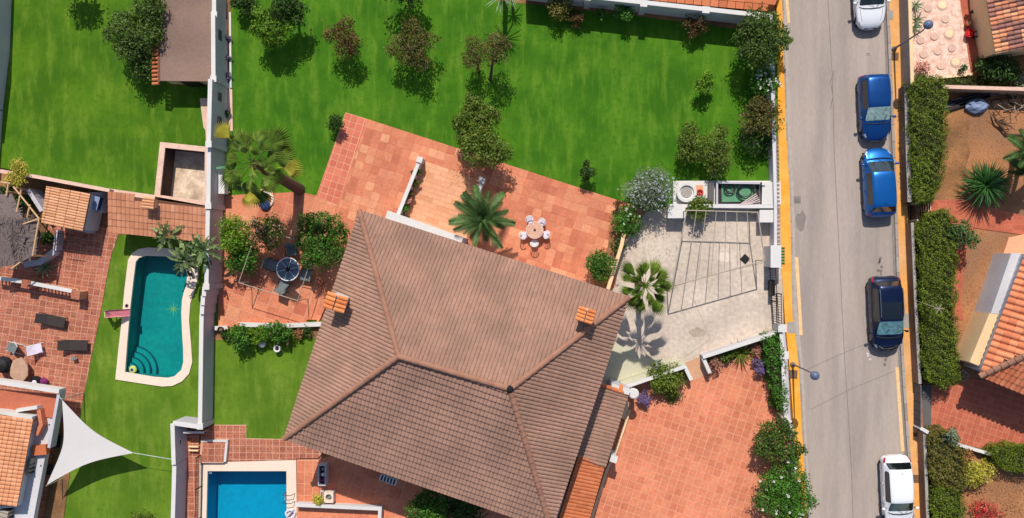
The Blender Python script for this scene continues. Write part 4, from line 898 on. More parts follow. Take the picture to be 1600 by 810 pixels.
# balustrade on the neighbour terrace
t = thing('terrace_balustrade', 'low tiled balustrade with white top and two piers above the sun loungers', 'balustrade', (*P(60,448), 0))
w = PP([(-10,434),(40,441),(112,455)], .85); MB().prism(offset(w, .12)+offset(w, -.12)[::-1], .78, .86, bottom=True).build('top_rail', WT, t); MB().prism(offset(w, .1)+offset(w, -.1)[::-1], 0, .15).build('base', M_['tanwall'], t)
for (x, y), a in along(w, .24): MB().lathe((x, y, .15), [(.05,0),(.08,.15),(.04,.35),(.06,.63)], 8).build('baluster', M_['flowerpot'], t)
for a, b in ((42, 444), (120, 461)): x, y = P(a, b, .8); bx('pier', M_['tanwall'], (x, y, .42), (.5, .5, .9), t, R(-9)); bx('pier_cap', M_['brickpave'], (x, y, .9), (.56, .56, .06), t, R(-9))
# metal rack
x, y = P(108, 375, .8); t = thing('drying_rack', 'thin metal clothes rack on the brick terrace below the ribbed roof shed', 'clothes rack', (x, y, 0), R(-8))
for k in range(9): MB().tube([(-.65+.16*k, -.35, 1.2), (-.65+.16*k, .35, 1.2)], .012, 4).build('bar', M_['metaldark'], t, True)
for s_ in (-1, 1): MB().tube([(-.65, s_*.35, 1.2), (.65, s_*.35, 1.2)], .018, 4).build('side_rail', M_['metaldark'], t, True); MB().tube([(-.6*s_, -.35, 0), (-.6*s_, .0, 1.2), (-.6*s_, .35, 0)], .018, 4).build('leg', M_['metaldark'], t, True)

# ------------------------------------------------------------------ lower left house
HB = 2.1; t = thing('corner_house', 'white house with a roof terrace and tan tile roof in the lower left corner', 'house', (*P(20,700), 0))
foot = PP([(-120,598),(90,619),(72,706),(56,790),(42,870),(-120,870)], HB-.6)
MB().prism(foot, HB-1.0, HB-.6, bottom=True).build('floor_slab', WW, t)
MB().prism(PP([(-120,606),(66,626),(48,706),(32,790),(18,870),(-120,870)], HB-.6), 0, HB-1.0).build('wall', LW_, t)
MB().prism(PP([(-120,601),(88,618),(80,655),(52,650),(-120,640)], HB-.3), HB-.7, HB-.5).build('terrace_floor', M_['terra'], t)
def para(pts, z, h, w_, m, name): p = PP(pts, z+h); MB().prism(offset(p, w_)+offset(p, -w_)[::-1], z, z+h, bottom=True).build(name, m, t)
para([(-120,583),(0,598),(92,612)], HB-.6, .7, .13, WT, 'parapet'); para([(92,612),(76,700)], HB-.6, .6, .09, LW_, 'parapet'); para([(-60,640),(0,645),(50,654)], HB-.6, .8, .1, WT, 'parapet'); para([(25,642),(58,637)], HB-.6, .6, .1, WT, 'parapet')
para([(60,640),(64,664),(56,680)], HB-.6, .5, .12, M_['terra'], 'brick_edge'); para([(50,705),(72,703)], HB-.6, .35, .3, M_['flowerpot'], 'brick_edge')
v = [vec(-60,792,HB+.3), vec(26,792,HB+.3), vec(51,658,HB+.3), vec(-60,642,HB+.3)]
v2 = [v[1], v[2], vec(-60,642,HB+1.3), vec(-60,792,HB+1.3)]
tile_slope(t, [tuple(p) for p in v2], M_['rooftan2'], .25, .3, True, r=.05)
MB().prism(PP([(-60,800),(25,792),(50,658),(-60,645)], HB), HB-.7, HB+.1).build('upper_wall', WT, t)
for a, b, z, w_, l_ in ((52,727,1.5,.12,1.1),(12,802,1.6,.6,.6),):
    x, y = P(a, b, z); f = bx('window', M_['metalgrey'], (x, y, z), (w_, l_, .9), t, R(-14)); 
    for k in range(4): bx('grille_bar', M_['metaldark'], (x+.06, y-.4+.27*k, z), (w_+.04, .03, .9), f, R(-14))
for a, b in ((77,664),(64,728)):
    x, y = P(a, b, 1.5); l_ = MB().lathe((x, y, 1.3), [(.05,0),(.09,.12),(.03,.25)], 8).build('wall_lamp', M_['black'], t)
sheet('gap_shade', [(96,625),(84,706),(68,810),(100,810),(110,735),(104,690)], M_['earth'], .045)  # dark earth sheet stands in for shade on the ground

# sail shade
sp = [vec(97,625,2.3), vec(209,708,1.7), vec(73,758,1.6)]; c = (sp[0]+sp[1]+sp[2])/3
mb = MB(); N_ = 14; idx = {}
for i in range(N_+1):
    for j in range(N_+1-i):
        a, b, g = i/N_, j/N_, 1-(i+j)/N_
        p = sp[0]*a+sp[1]*b+sp[2]*g; e = a*b*.55+b*g*.6+g*a*.5
        cc = (c-p); k_ = (4*a*b*(1-g)**2*.62+4*b*g*(1-a)**2*.62+4*a*g*(1-b)**2*.85)*.62
        p = p+cc*min(.6, k_*.62); p.z -= .25*a*b*g*9*.3; idx[i, j] = len(mb.v); mb.v.append(tuple(p))
for i in range(N_):
    for j in range(N_-i):
        mb.f.append((idx[i,j], idx[i+1,j], idx[i,j+1]))
        if i+j < N_-1: mb.f.append((idx[i+1,j], idx[i+1,j+1], idx[i,j+1]))
t = thing('sail_shade', 'off white triangular shade sail stretched over the pool lawn', 'shade sail', (c.x, c.y, 0)); mb.build('sail', M_['sail'], t, smooth=True)
e1, e2 = vec(209,708,1.7), vec(268,718,1.55); MB().tube([e1, e2], .014, 4).build('rope', M_['metalwhite'], t)
e1, e2 = vec(97,625,2.3), vec(90,618,2.4); MB().tube([e1, e2], .02, 4).build('rope', M_['metalwhite'], t)
x, y = P(97, 624, 2.3); MB().tube([(x, y, 0), (x, y, 2.35)], .035, 6).build('mast', M_['metalgrey'], t); x, y = P(73, 759, 1.6); MB().tube([(x, y, 0), (x, y, 1.65)], .035, 6).build('mast', M_['metalgrey'], t)
# things in the shade beside the house
for i, (a, b, s_, m_, lab) in enumerate(((94,652,.5,'purplecloth','crimson cushion on a dark chair between the house and the sail'),(90,690,.7,'black','dark covered armchair in the shade left of the sail'),(80,735,.6,'darkcloth','dark folded seat in the shade near the lower sail corner'))):
    x, y = P(a, b, .4); t = thing('armchair', lab, 'seat', (x, y, 0), R(-12)); MB().box((0,0,.38),(s_,s_,.14)).build('cushion', M_[m_], t, True); MB().box((-s_/2,0,.6),(.1,s_,.5)).build('backrest', M_['metaldark'], t, True)
    for u_ in (-1, 1):
        for w_ in (-1, 1): MB().box((u_*s_*.42, w_*s_*.42, .16), (.05,.05,.32)).build('leg', M_['metaldark'], t, True)
# ------------------------------------------------------------------ houses on the right
HT = 2.2; t = thing('corner_house', 'cream walled house under a mixed colour clay tile roof in the upper right corner', 'house', (*P(1600,20), 0))
MB().prism(PP([(1540,-60),(1546,0),(1561,80),(1700,62),(1700,-60)], HT), 0, HT-.1).build('wall', M_['creamwall'], t)
v = [vec(1531,-60,HT), vec(1557,84,HT), vec(1690,52,HT+1.2), vec(1690,-60,HT+1.2)]; v = [vec(1535,-40,HT), vec(1556,84,HT), vec(1668,60,HT+1.0), vec(1650,-60,HT+1.0)]
tile_slope(t, [tuple(p) for p in v], M_['roofmix'], .26, .36, True, r=.085)
HR = 2.7; t = thing('corner_house', 'white and cream house under an orange hipped tile roof at the right edge', 'house', (*P(1600,500), 0))
MB().prism(PP([(1606,398),(1541,580),(1640,620),(1740,620),(1740,398)], HR), 0, HR-.1).build('wall', WW, t)
MB().prism(PP([(1580,396),(1597,396),(1566,491),(1548,490)], 1.9), 0, 1.9).build('ledge', WW, t); MB().prism(PP([(1546,490),(1566,492),(1537,575),(1515,566)], 1.9), 0, 1.9).build('ledge', M_['creamwall'], t)
pE, pW, pS = vec(1610,378,HR), vec(1531,587,HR), vec(1660,640,HR); pr = vec(1645,536,HR+1.7); pr2 = vec(1670,380,HR+1.7)
tile_slope(t, [tuple(pE), tuple(pW), tuple(pr), tuple(pr2)], M_['roofterra'], .38, .42, True, r=.1); tile_slope(t, [tuple(pW), tuple(pS), tuple(pr)], M_['roofterra'], .3, .42, False, r=.08)
ridge(t, pW, pr, M_['roofridge'], .16, .42, up=.08)
MB().prism(PP([(1574,372),(1600,366),(1600,398),(1582,396),(1532,560),(1515,566),(1512,560)], .05), 0, .2).build('plinth', M_['terraopen'], t)
# items in the upper right garden
for i, (a, b, m_, r_, lab) in enumerate(((1514,36,'flowerpot',.2,'small round pot with a pale rim above the red flower pot'),(1515,52,'red',.26,'bright red round flower pot beside the cream wall'),(1525,54,'black',.2,'black pot touching the red one beside the cream wall'),(1521,18,'darkcloth',.12,'tiny dark pot highest along the cream wall'))):
    x, y = P(a, b, .3); t = thing('flower_pot', lab, 'pot', (x, y, .03)); MB().lathe((0,0,0),[(r_*.7,0),(r_,.35),(r_*.85,.35),(r_*.8,.28)],14).build('pot', M_[m_], t, True); MB().lathe((0,0,.2),[(r_*.8,0),(r_*.6,.12)],10).build('soil', M_['red' if i == 1 else 'stone'], t, True)
x, y = P(1528, 165, .3); t = thing('tarpaulin', 'crumpled blue grey tarpaulin heap beside the bicycles', 'tarpaulin', (x, y, 0)); mb = MB(); rg_ = random.Random(3)
mb.lathe((0,0,0), [(.62,0),(.6,.2),(.42,.42),(.2,.45)], 11); mb.v = [(a*(1.1+rg_.uniform(-.15,.15)), b*(.75+rg_.uniform(-.1,.1)), c_+rg_.uniform(-.05,.05)) for a, b, c_ in mb.v]; mb.build('sheet', M_['bluetarp'], t, True); MB().tube([(-.5,.1,.3),(0,.3,.5),(.5,0,.3)], .02, 4).build('cord', M_['black'], t, True)
t = thing('plank_pile', 'pile of dark grey boards lying under the pink topped wall', 'plank pile', (*P(1505,155), 0)); 
for k in range(7): x, y = P(1502+6*k, 157-2.2*k+(k % 3)*4, .2); bx('plank', M_['gatewood' if k % 2 else 'darkcloth'], (x, y, .08+.06*(k % 3)), (2.6, .16, .05), t, R(12+3*(k % 3)))
def bicycle(a, b, rot, lab, lay=True):
    x, y = P(a, b, .35); t = thing('bicycle', lab, 'bicycle', (x, y, .3), rot); t.rotation_euler = (R(70), 0, rot)
    for sx_ in (-.52, .52):
        w_ = MB().tube([(sx_+.33*math.cos(q_), 0, .33*math.sin(q_)) for q_ in [2*math.pi*k/18 for k in range(19)]], .022, 5).build('wheel', M_['rubber'], t, True)
        mb = MB(); [mb.tube([(sx_,0,0),(sx_+.32*math.cos(q_),0,.32*math.sin(q_))], .006, 3) for q_ in [2*math.pi*k/8 for k in range(8)]]; mb.build('spokes', M_['metalgrey'], w_, True)
    MB().tube([(-.52,0,0),(-.15,0,.5),(.35,0,.5),(-.05,0,.0),(-.52,0,0)], .022, 5).build('frame', M_['metalgrey'], t, True)
    MB().tube([(.52,0,0),(.35,0,.55),(.3,.0,.7)], .02, 5).build('fork', M_['metalgrey'], t, True); MB().tube([(.35,-.28,.72),(.3,0,.7),(.35,.28,.72)], .018, 5).build('handlebar', M_['metalwhite'], t, True)
    MB().box((-.2,0,.62),(.26,.13,.06)).build('saddle', M_['black'], t, True)
bicycle(1572, 160, R(10), 'pale framed bicycle lying under the pink topped wall near the tarpaulin')
bicycle(1593, 152, R(-30), 'second bicycle lying at the right edge under the pink topped wall')
x, y = P(1505, 588, .3); t = thing('hose_reel', 'round wheel shaped stand in the shade below the cream ledge', 'hose reel', (x, y, 0)); MB().tube([(.3*math.cos(q_), .3*math.sin(q_), .3) for q_ in [2*math.pi*k/16 for k in range(17)]], .03, 5).build('rim', M_['metalgrey'], t, True)
for k in range(3): q_ = k*math.pi/3; MB().tube([(-.3*math.cos(q_),-.3*math.sin(q_),.3),(.3*math.cos(q_),.3*math.sin(q_),.3)], .02, 4).build('spoke', M_['metalgrey'], t, True)
MB().lathe((0,0,0),[(.12,0),(.06,.3)],8).build('base', M_['black'], t, True)
x, y = P(1467, 483, 3.0); b0 = P(1433, 469, 1.0); t = thing('aerial_mast', 'thin pale aerial leaning over the long middle hedge', 'aerial', (*b0, 0)); MB().tube([(*b0,.5),(x,y,3.0)], .025, 5).build('mast', M_['metalgrey'], t)
for q_ in (0, 1.1, 2.2): MB().tube([(x-.3*math.cos(q_),y-.3*math.sin(q_),3.0),(x+.3*math.cos(q_),y+.3*math.sin(q_),3.02)], .018, 4).build('rod', M_['metalgrey'], t)

# ------------------------------------------------------------------ street lamps
for i, (b0, tp, lab) in enumerate((((1396,77),(1450,39),'street lamp with a round grey globe beside the pebble patio'),((1238,569),(1273,587),'street lamp with a round grey globe leaning over the road from the orange pavement'))):
    x, y = P(*b0); x2, y2 = P(*tp, 4.4); t = thing('street_lamp', lab, 'street lamp', (x, y, .06), group='street lamps'); dx, dy = x2-x, y2-y
    MB().tube([(0,0,0),(0,0,1.0),(dx*.1,dy*.1,3.9),(dx*.95,dy*.95,4.25)], [.075,.055,.04,.035], 8).build('pole', M_['pole'], t, True)
    MB().lathe((0,0,0),[(.15,0),(.15,.12),(.08,.2)],10).build('base', M_['pole'], t, True)
    MB().lathe((dx,dy,4.1),[(.07,0),(.2,.08),(.26,.24),(.24,.36),(.14,.46),(.04,.5)],18).build('globe', M_['lampglobe'], t, True, smooth=True)
    MB().lathe((dx,dy,4.05),[(.1,0),(.1,.1)],10).build('collar', M_['pole'], t, True)

# ------------------------------------------------------------------ cars
def carpaint(n, c, metal=.5, rough=.3): return mat(n, c, rough, 0, 1, 0, 1, 0, metal=metal, coat=.28, spec=.5)
M_['carwhite'] = carpaint('carwhite', (228, 228, 232), 0, .35); M_['carblue'] = carpaint('carblue', (16, 74, 140), .6, .32); M_['carbright'] = carpaint('carbright', (14, 100, 176), .6, .32); M_['cardark'] = carpaint('cardark', (14, 30, 66), .55, .3)
mk('carglass', (14, 20, 24), .05, 0, 1, 0, 1, 0, spec=1.0, coat=.5); mk('screen', (34, 44, 46), .08, .4, 3, .2, 20, 0, spec=.9, coat=.6); mk('shade', (150, 176, 168), .15, .4, 6, .25, 22, 0, spec=.8, coat=.6); mk('shade2', (96, 140, 144), .12, .6, 5, .3, 14, 0, spec=.8, coat=.6); mk('headlight', (196, 206, 216), .1, 0, 1, 0, 1, 0, spec=.8); mk('taillight', (150, 14, 22), .2, 0, 1, 0, 1, 0, spec=.6); mk('rim', (120, 122, 128), .35, 0, 1, 0, 1, 0, metal=.6)
mk('chrome', (200, 205, 210), .2, 0, 1, 0, 1, 0, metal=1)
def car(label, a, b, heading, paint, L_=4.1, Wd=1.74, Ht=1.46, style='hatch', scr=None, group='cars parked along the right kerb'):
    x, y = P(a, b, .6); t = thing('parked_car', label, 'car', (x, y, -.05), heading, group)
    w = Wd/2; zb = .92; hood = .92
    # stations: x, halfwidth, belt z, centre z, greenhouse half width (or None on hood/boot)
    if style == 'suv': rx = (.06, .30, .62); fx, ft = 2.6, 3.55; zb = .98; hood = 1.0
    elif style == 'saloon': rx = (.12, .34, .72); fx, ft = 2.6, 3.3
    elif style == 'hatchb': rx = (.1, .28, .62); fx, ft = 2.6, 3.38
    else: rx = (.04, .17, .36); fx, ft = 2.06, 2.9
    g = .74*w
    st = [(0,.62*w,.62,.64,0),(.06,.8*w,.74,.76,0),(rx[0]+.05,.93*w,zb-.06,zb-.02,0),(rx[1],.965*w,zb,zb+.03,0),(rx[2]-.06,.98*w,zb+.01,Ht-.07,g*.96),(rx[2]+.06,.985*w,zb+.01,Ht-.02,g*.97),(rx[2]+.32,.99*w,zb+.01,Ht,g),((rx[2]+fx)/2-.08,w,zb,Ht+.015,g),((rx[2]+fx)/2+.04,w,zb,Ht+.015,g),(fx-.3,w,zb-.01,Ht,g*.98),(fx-.05,w,zb-.02,Ht-.03,g*.95),(fx+.05,w,zb-.02,Ht-.07,g*.94),
          (ft-.05,.995*w,zb-.04,hood+.03,0),(ft+.08,.99*w,zb-.06,hood,0),(L_-.72,.96*w,zb-.13,hood-.07,0),(L_-.42,.9*w,zb-.2,hood-.15,0),(L_-.2,.76*w,.64,.68,0),(L_-.06,.56*w,.54,.57,0),(L_,.34*w,.47,.49,0)]
    V = []; 
    for X, hw, zbt, zc, gg in st:
        lo = .26 if .2 < X < L_-.2 else .32
        if gg: half = [(hw-.05,lo),(hw,.42),(hw,.66),(hw-.01,zbt-.05),(hw-.05,zbt+.02),(gg+.03,zc-.09),(gg-.05,zc-.02),(gg*.55,zc+.015),(0,zc+.025)]
        else: half = [(hw-.05,lo),(hw,.42),(hw,min(.66,zbt-.1)),(hw-.015,zbt-.04),(hw-.06,zbt+.01),(hw*.86,(zbt+zc)/2+.02),(hw*.7,zc),(hw*.38,zc+.03),(0,zc+.04)]
        V += [(X, -p, z) for p, z in half]+[(X, p, z) for p, z in half[-2::-1]]
    n = 17; F = []; MI = []; ns = len(st)
    for i in range(ns-1):
        for j in range(n-1):
            F.append((i*n+j, (i+1)*n+j, (i+1)*n+j+1, i*n+j+1)); jj = min(j, 15-j); mi = 0
            if i == 3 and jj in (5,6,7): mi = 2      # rear glass
            elif i == 11 and jj in (5,6,7): mi = 1   # windscreen
            elif jj == 4 and 5 <= i <= 10: mi = 3   # side windows
            elif style == 'suv' and jj in (6,7) and i in (7,8,9): mi = 6
            elif jj in (3,4) and i == 15: mi = 4
            elif jj in (3,4) and i in (1,2): mi = 5
            MI.append(mi)
    F.append(tuple(range(n))[::-1]); MI.append(0); F.append(tuple(range((ns-1)*n, ns*n))); MI.append(0)
    F.append(tuple(x_ for i in range(ns) for x_ in [i*n])); MI.append(7)
    F.pop(); MI.pop()
    me = bpy.data.meshes.new('tmp'); me.from_pydata([(p[0]-L_/2, p[1], p[2]) for p in V], [], F)
    for _ in range(8): me.materials.append(paint)
    me.polygons.foreach_set('material_index', MI)
    ob = bpy.data.objects.new('tmp', me); COL.objects.link(ob); md = ob.modifiers.new('s', 'SUBSURF'); md.levels = 2
    cr = me.attributes.new('crease_edge', 'FLOAT', 'EDGE'); mm = {}
    for p in me.polygons:
        for k in p.edge_keys: mm.setdefault(k, []).append(MI[p.index])
    cr.data.foreach_set('value', [.75 if len(set(mm[e.key])) > 1 else 0 for e in me.edges])
    ev = bpy.data.meshes.new_from_object(ob.evaluated_get(bpy.context.evaluated_depsgraph_get())); bpy.data.objects.remove(ob)
    vs = [tuple(v.co) for v in ev.vertices]; names = {0:('body',paint),1:('windscreen',M_[scr or 'screen']),2:('rear_window',M_['carglass']),3:('side_window',M_['carglass']),4:('headlight',M_['headlight']),5:('tail_light',M_['taillight']),6:('sunroof',M_['carglass'])}
    for mi, (nm, mt) in names.items():
        for sg in ((-1, 1) if mi in (3,4,5) else (0,)):
            fs = [tuple(p.vertices) for p in ev.polygons if p.material_index == mi and (sg == 0 or p.center.y*sg > 0)]
            if not fs: continue
            ids = sorted({i for f in fs for i in f}); mp = {i: k for k, i in enumerate(ids)}
            o = MB().add([vs[i] for i in ids], [tuple(mp[i] for i in f) for f in fs]).build(nm, mt, t, True, smooth=True)
    # underbody, wheels, mirrors, trim
    MB().box((0,0,.3),(L_-.5,Wd-.3,.2)).build('underbody', M_['rubber'], t, True)
    for X in (-L_/2+.72, L_/2-.8):
        for s_ in (-1, 1):
            wh = MB(); prof = [(.20,-.1),(.31,-.1),(.325,-.06),(.325,.06),(.31,.1),(.20,.1)]; vs2 = [(X+r_*math.cos(q_), s_*(w*.955-.1)+o_, .325+r_*math.sin(q_)) for r_, o_ in prof for q_ in [2*math.pi*k/20 for k in range(20)]]
            wh.add(vs2, [(i*20+k,i*20+(k+1)%20,(i+1)*20+(k+1)%20,(i+1)*20+k) for i in range(5) for k in range(20)]); o = wh.build('wheel', M_['rubber'], t, True)
            r2 = MB(); vs3 = [(X+r_*math.cos(q_), s_*(w*.955+.004+o_), .325+r_*math.sin(q_)) for r_, o_ in ((.21,0),(.17,-.03),(.05,-.01)) for q_ in [2*math.pi*k/20 for k in range(20)]]
            r2.add(vs3, [(i*20+k,i*20+(k+1)%20,(i+1)*20+(k+1)%20,(i+1)*20+k) for i in range(2) for k in range(20)]+[tuple(range(40,60))]).build('rim', M_['rim'], o, True)
            ar = MB().tube([(X+.37*math.cos(q_), s_*(w*.965), .325+.37*math.sin(q_)) for q_ in [math.pi*k/12 for k in range(13)]], .022, 5).build('wheel_arch', M_['black'], t, True)
    for s_ in (-1, 1):
        mr = MB().lathe((0,0,0), [(.03,-.1),(.09,-.07),(.1,.0),(.08,.07),(.02,.09)], 10); mr.v = [(c_*.8+ft-L_/2-.22, s_*(w+.1)+a_*1.15, zb+.08+b_*.8) for a_, b_, c_ in mr.v]
        mr.build('mirror', paint if style != 'hatchb' else paint, t, True, smooth=True); MB().box((ft-L_/2-.26, s_*(w+.0), zb+.05),(.06,.14,.04)).build('mirror_arm', M_['black'], t, True)
        for X in (.15, -.75): MB().box((X+.2, s_*(w+.012), zb-.16),(.18,.02,.03)).build('door_handle', M_['chrome'] if style == 'suv' else paint, t, True)
        MB().tube([(ft-L_/2+.12-.0, s_*.05+.2, hood+.055),(ft-L_/2-.28, s_*.05+.2+s_*.32-.1, hood+.26)], .011, 4).build('wiper', M_['black'], t, True)
    MB().tube([(ft-L_/2+.02, -.84*w, zb-.01),(ft-L_/2+.12, -.5*w, hood+.03),(ft-L_/2+.15, 0, hood+.045),(ft-L_/2+.12, .5*w, hood+.03),(ft-L_/2+.02, .84*w, zb-.01)], .028, 5).build('cowl', M_['black'], t, True)
    for s_ in (-1, 1):
        MB().tube([(ft-L_/2+.12, s_*.74*w, hood+.0),(L_/2-.75, s_*.7*w, hood-.07),(L_/2-.42, s_*.62*w, hood-.14)], .009, 4).build('bonnet_seam', M_['black'], t, True)
        for X in ((rx[2]+fx)/2-L_/2, fx-L_/2+.25): MB().box((X, s_*(w+.001), .62), (.014, .02, .55)).build('door_seam', M_['black'], t, True)
    MB().box((L_/2-.008,0,.36),(.03,.5,.11)).build('number_plate', M_['metalwhite'], t, True); MB().box((-L_/2+.008,0,.5),(.03,.5,.11)).build('number_plate', M_['metalwhite'], t, True)
    MB().box((L_/2-.03,0,.5),(.06,.7,.08)).build('grille', M_['black'], t, True)
    if style == 'suv':
        for s_ in (-1, 1): MB().tube([(rx[2]-L_/2+.1, s_*(g-.02), Ht+.02),(rx[2]-L_/2+.3, s_*(g-.02), Ht+.07),(fx-L_/2-.5, s_*(g-.02), Ht+.07),(fx-L_/2-.2, s_*(g-.03), Ht)], .022, 5).build('roof_rail', M_['chrome'], t, True)
        MB().tube([(L_/2-.32, -.55, .78),(L_/2-.17,-.3,.74),(L_/2-.13,0,.73),(L_/2-.17,.3,.74),(L_/2-.32,.55,.78)], .016, 4).build('bonnet_trim', M_['chrome'], t, True)
    MB().tube([(rx[2]-L_/2+.2,0,Ht+.03),(rx[2]-L_/2+.05,0,Ht+.16)], .012, 4).build('aerial', M_['black'], t, True)
    if style == 'hatch': MB().box((rx[2]-L_/2-.08,0,Ht-.06),(.16,g*1.7,.03)).build('spoiler', paint, t, True)
    return t
DN, UP = R(-90+2.9), R(90+2.9)
car('white hatchback at the top edge of the street with its bonnet towards the blue cars', 1358, -9, DN, M_['carwhite'], 4.15, 1.78)
car('darker metallic blue hatchback with a pale sunshade behind its windscreen', 1367, 168, DN, M_['carblue'], 4.0, 1.76, 1.5, 'hatch', 'shade')
car('bright blue rounded hatchback parked nose to nose with the other blue car', 1373.5, 285, UP, M_['carbright'], 4.2, 1.78, 1.48, 'hatchb')
car('dark navy estate car with roof rails and a glass sunroof', 1384, 490, DN, M_['cardark'], 4.5, 1.84, 1.62, 'suv', 'shade2')
car('white car with dark windows at the lower edge of the street', 1402, 768, DN, M_['carwhite'], 4.3, 1.76, 1.44, 'saloon')

# ------------------------------------------------------------------ garden furniture and utility yard
def lounger(a, b, rot, lab):
    x, y = P(a, b, .35); t = thing('sun_lounger', lab, 'sun lounger', (x, y, .03), rot, 'sun loungers on the brick terrace')
    MB().box((.3,0,.34),(1.2,.62,.06)).build('seat', M_['darkcloth'], t, True); MB().box((-.6,0,.47),(.72,.62,.05),tilt=Matrix.Rotation(R(24),4,'Y')).build('backrest', M_['darkcloth'], t, True)
    for s_ in (-1, 1):
        MB().tube([(-.95,s_*.33,.32),(.95,s_*.33,.32)], .025, 5).build('side_rail', M_['metaldark'], t, True); MB().tube([(-.9,s_*.28,.62),(-.35,s_*.28,.38)], .02, 5).build('back_rail', M_['black'], t, True)
        for u_ in (-.7, .75): MB().tube([(u_,s_*.3,.32),(u_*1.08,s_*.32,0)], .022, 5).build('leg', M_['metaldark'], t, True)
lounger(81, 501, R(-11), 'dark folding sun lounger nearer the balustrade'); lounger(116, 540, R(-1), 'dark folding sun lounger nearer the pool lawn')
x, y = P(116, 560, .25); t = thing('side_stool', 'tiny grey stool below the lower sun lounger', 'stool', (x, y, .03), .3); MB().box((0,0,.3),(.3,.26,.04)).build('seat', M_['greycloth'], t, True)
for u_ in (-1, 1):
    for w_ in (-1, 1): MB().box((u_*.11,w_*.1,.15),(.03,.03,.3)).build('leg', M_['metaldark'], t, True)
def foldchair(a, b, rot, m_, lab):
    x, y = P(a, b, .4); t = thing('deck_chair', lab, 'deck chair', (x, y, .03), rot); mb = MB()
    mb.add([(-.36,-.28,.75),(-.3,.28,.75),(.05,.3,.36),(.5,.27,.42),(.46,-.27,.42),(.05,-.3,.36)],[(0,5,2,1),(5,4,3,2)]); mb.add([(p[0],p[1],p[2]-.03) for p in mb.v],[(1,2,5,0),(2,3,4,5)]); mb.build('fabric', M_[m_], t, True)
    for s_ in (-1, 1): MB().tube([(-.38,s_*.3,.78),(.4,s_*.3,0)], .02, 5).build('frame_tube', M_['metalwhite'], t, True); MB().tube([(.5,s_*.3,.44),(-.35,s_*.3,0)], .02, 5).build('frame_tube', M_['metalwhite'], t, True)
foldchair(23, 545, R(160), 'greycloth', 'grey blue folding deck chair left of the white one'); foldchair(55, 546, R(15), 'towel', 'white patterned folding deck chair beside the stone table')
x, y = P(31, 578, .6); t = thing('stone_table', 'rough brown stone topped table by the deck chairs', 'table', (x, y, .03)); rg_ = random.Random(4)
MB().prism([(.62*(1+rg_.uniform(-.1,.1))*math.cos(q_), .78*(1+rg_.uniform(-.1,.1))*math.sin(q_)) for q_ in [2*math.pi*k/14 for k in range(14)]], .55, .65, bottom=True).build('table_top', M_['stone'], t, True); MB().box((0,0,.28),(.4,.5,.54)).build('pedestal', M_['stone'], t, True)
x, y = P(6, 570, .6); t = thing('covered_grill', 'black covered grill at the left edge beside the stone table', 'grill', (x, y, .03)); MB().lathe((0,0,.4),[(.5,0),(.56,.25),(.4,.5),(.12,.6)],12).build('cover', M_['black'], t, True)
for q_ in (0, 2.1, 4.2): MB().tube([(.3*math.cos(q_),.3*math.sin(q_),.4),(.4*math.cos(q_),.4*math.sin(q_),0)], .03, 5).build('leg', M_['metaldark'], t, True)
x, y = P(58, 598, .4); t = thing('beach_bag', 'dark bag with purple and white cloths on a stool above the parapet', 'bag', (x, y, .03)); MB().lathe((-.2,0,0),[(.35,0),(.42,.2),(.3,.4)],10).build('bag', M_['black'], t, True); MB().lathe((.35,.05,.1),[(.2,0),(.27,.15),(.1,.3)],9).build('cloth', M_['purplecloth'], t, True); MB().lathe((-.15,0,.38),[(.15,0),(.17,.06),(.05,.1)],8).build('towel', M_['towel'], t, True)
# glass table with four chairs
x, y = P(450, 421, .75); t = thing('glass_table', 'round glass topped patio table with a white spoked rim', 'table', (x, y, .03))
MB().lathe((0,0,.72),[(.7,0),(.7,.012)],32).build('glass_top', mat('tableglass', (60, 74, 92), .06, .5, 2.5, .2, 8, 0, spec=.9, coat=.6), t, True)
MB().tube([(.72*math.cos(q_),.72*math.sin(q_),.735) for q_ in [2*math.pi*k/32 for k in range(33)]], .035, 6).build('rim', M_['metalwhite'], t, True)
for k in range(6): q_ = k*math.pi/3+.2; MB().tube([(.12*math.cos(q_),.12*math.sin(q_),.748),(.7*math.cos(q_),.7*math.sin(q_),.748)], .014, 4).build('spoke', M_['metalwhite'], t, True)
MB().lathe((0,0,.0),[(.3,0),(.3,.04),(.05,.08),(.05,.7)],14).build('pedestal', M_['metaldark'], t, True); MB().lathe((0,0,.736),[(.16,0),(.16,.02)],16).build('hub', M_['black'], t, True)
for i, (a, b, rot, lab) in enumerate(((425,414,160,'left of the glass table'),(456,392,95,'above the glass table, half under the trees'),(478,430,-10,'right of the glass table under the pergola bar'),(443,447,-115,'below the glass table'))):
    x, y = P(a, b, .45); t = thing('garden_chair', 'grey cushioned metal chair '+lab, 'chair', (x, y, .03), R(rot), 'cushioned chairs round the glass table')
    MB().box((0,0,.42),(.62,.66,.12)).build('seat', M_['greycloth'], t, True); MB().box((.36,0,.7),(.1,.66,.5),tilt=Matrix.Rotation(R(14),4,'Y')).build('backrest', M_['greycloth'], t, True)
    for s_ in (-1, 1):
        MB().tube([(-.3,s_*.36,.6),(.36,s_*.36,.62)], .022, 5).build('armrest', M_['metaldark'], t, True)
        for u_ in (-.3, .3): MB().tube([(u_,s_*.35,.6),(u_,s_*.35,0)], .02, 5).build('leg', M_['metaldark'], t, True)
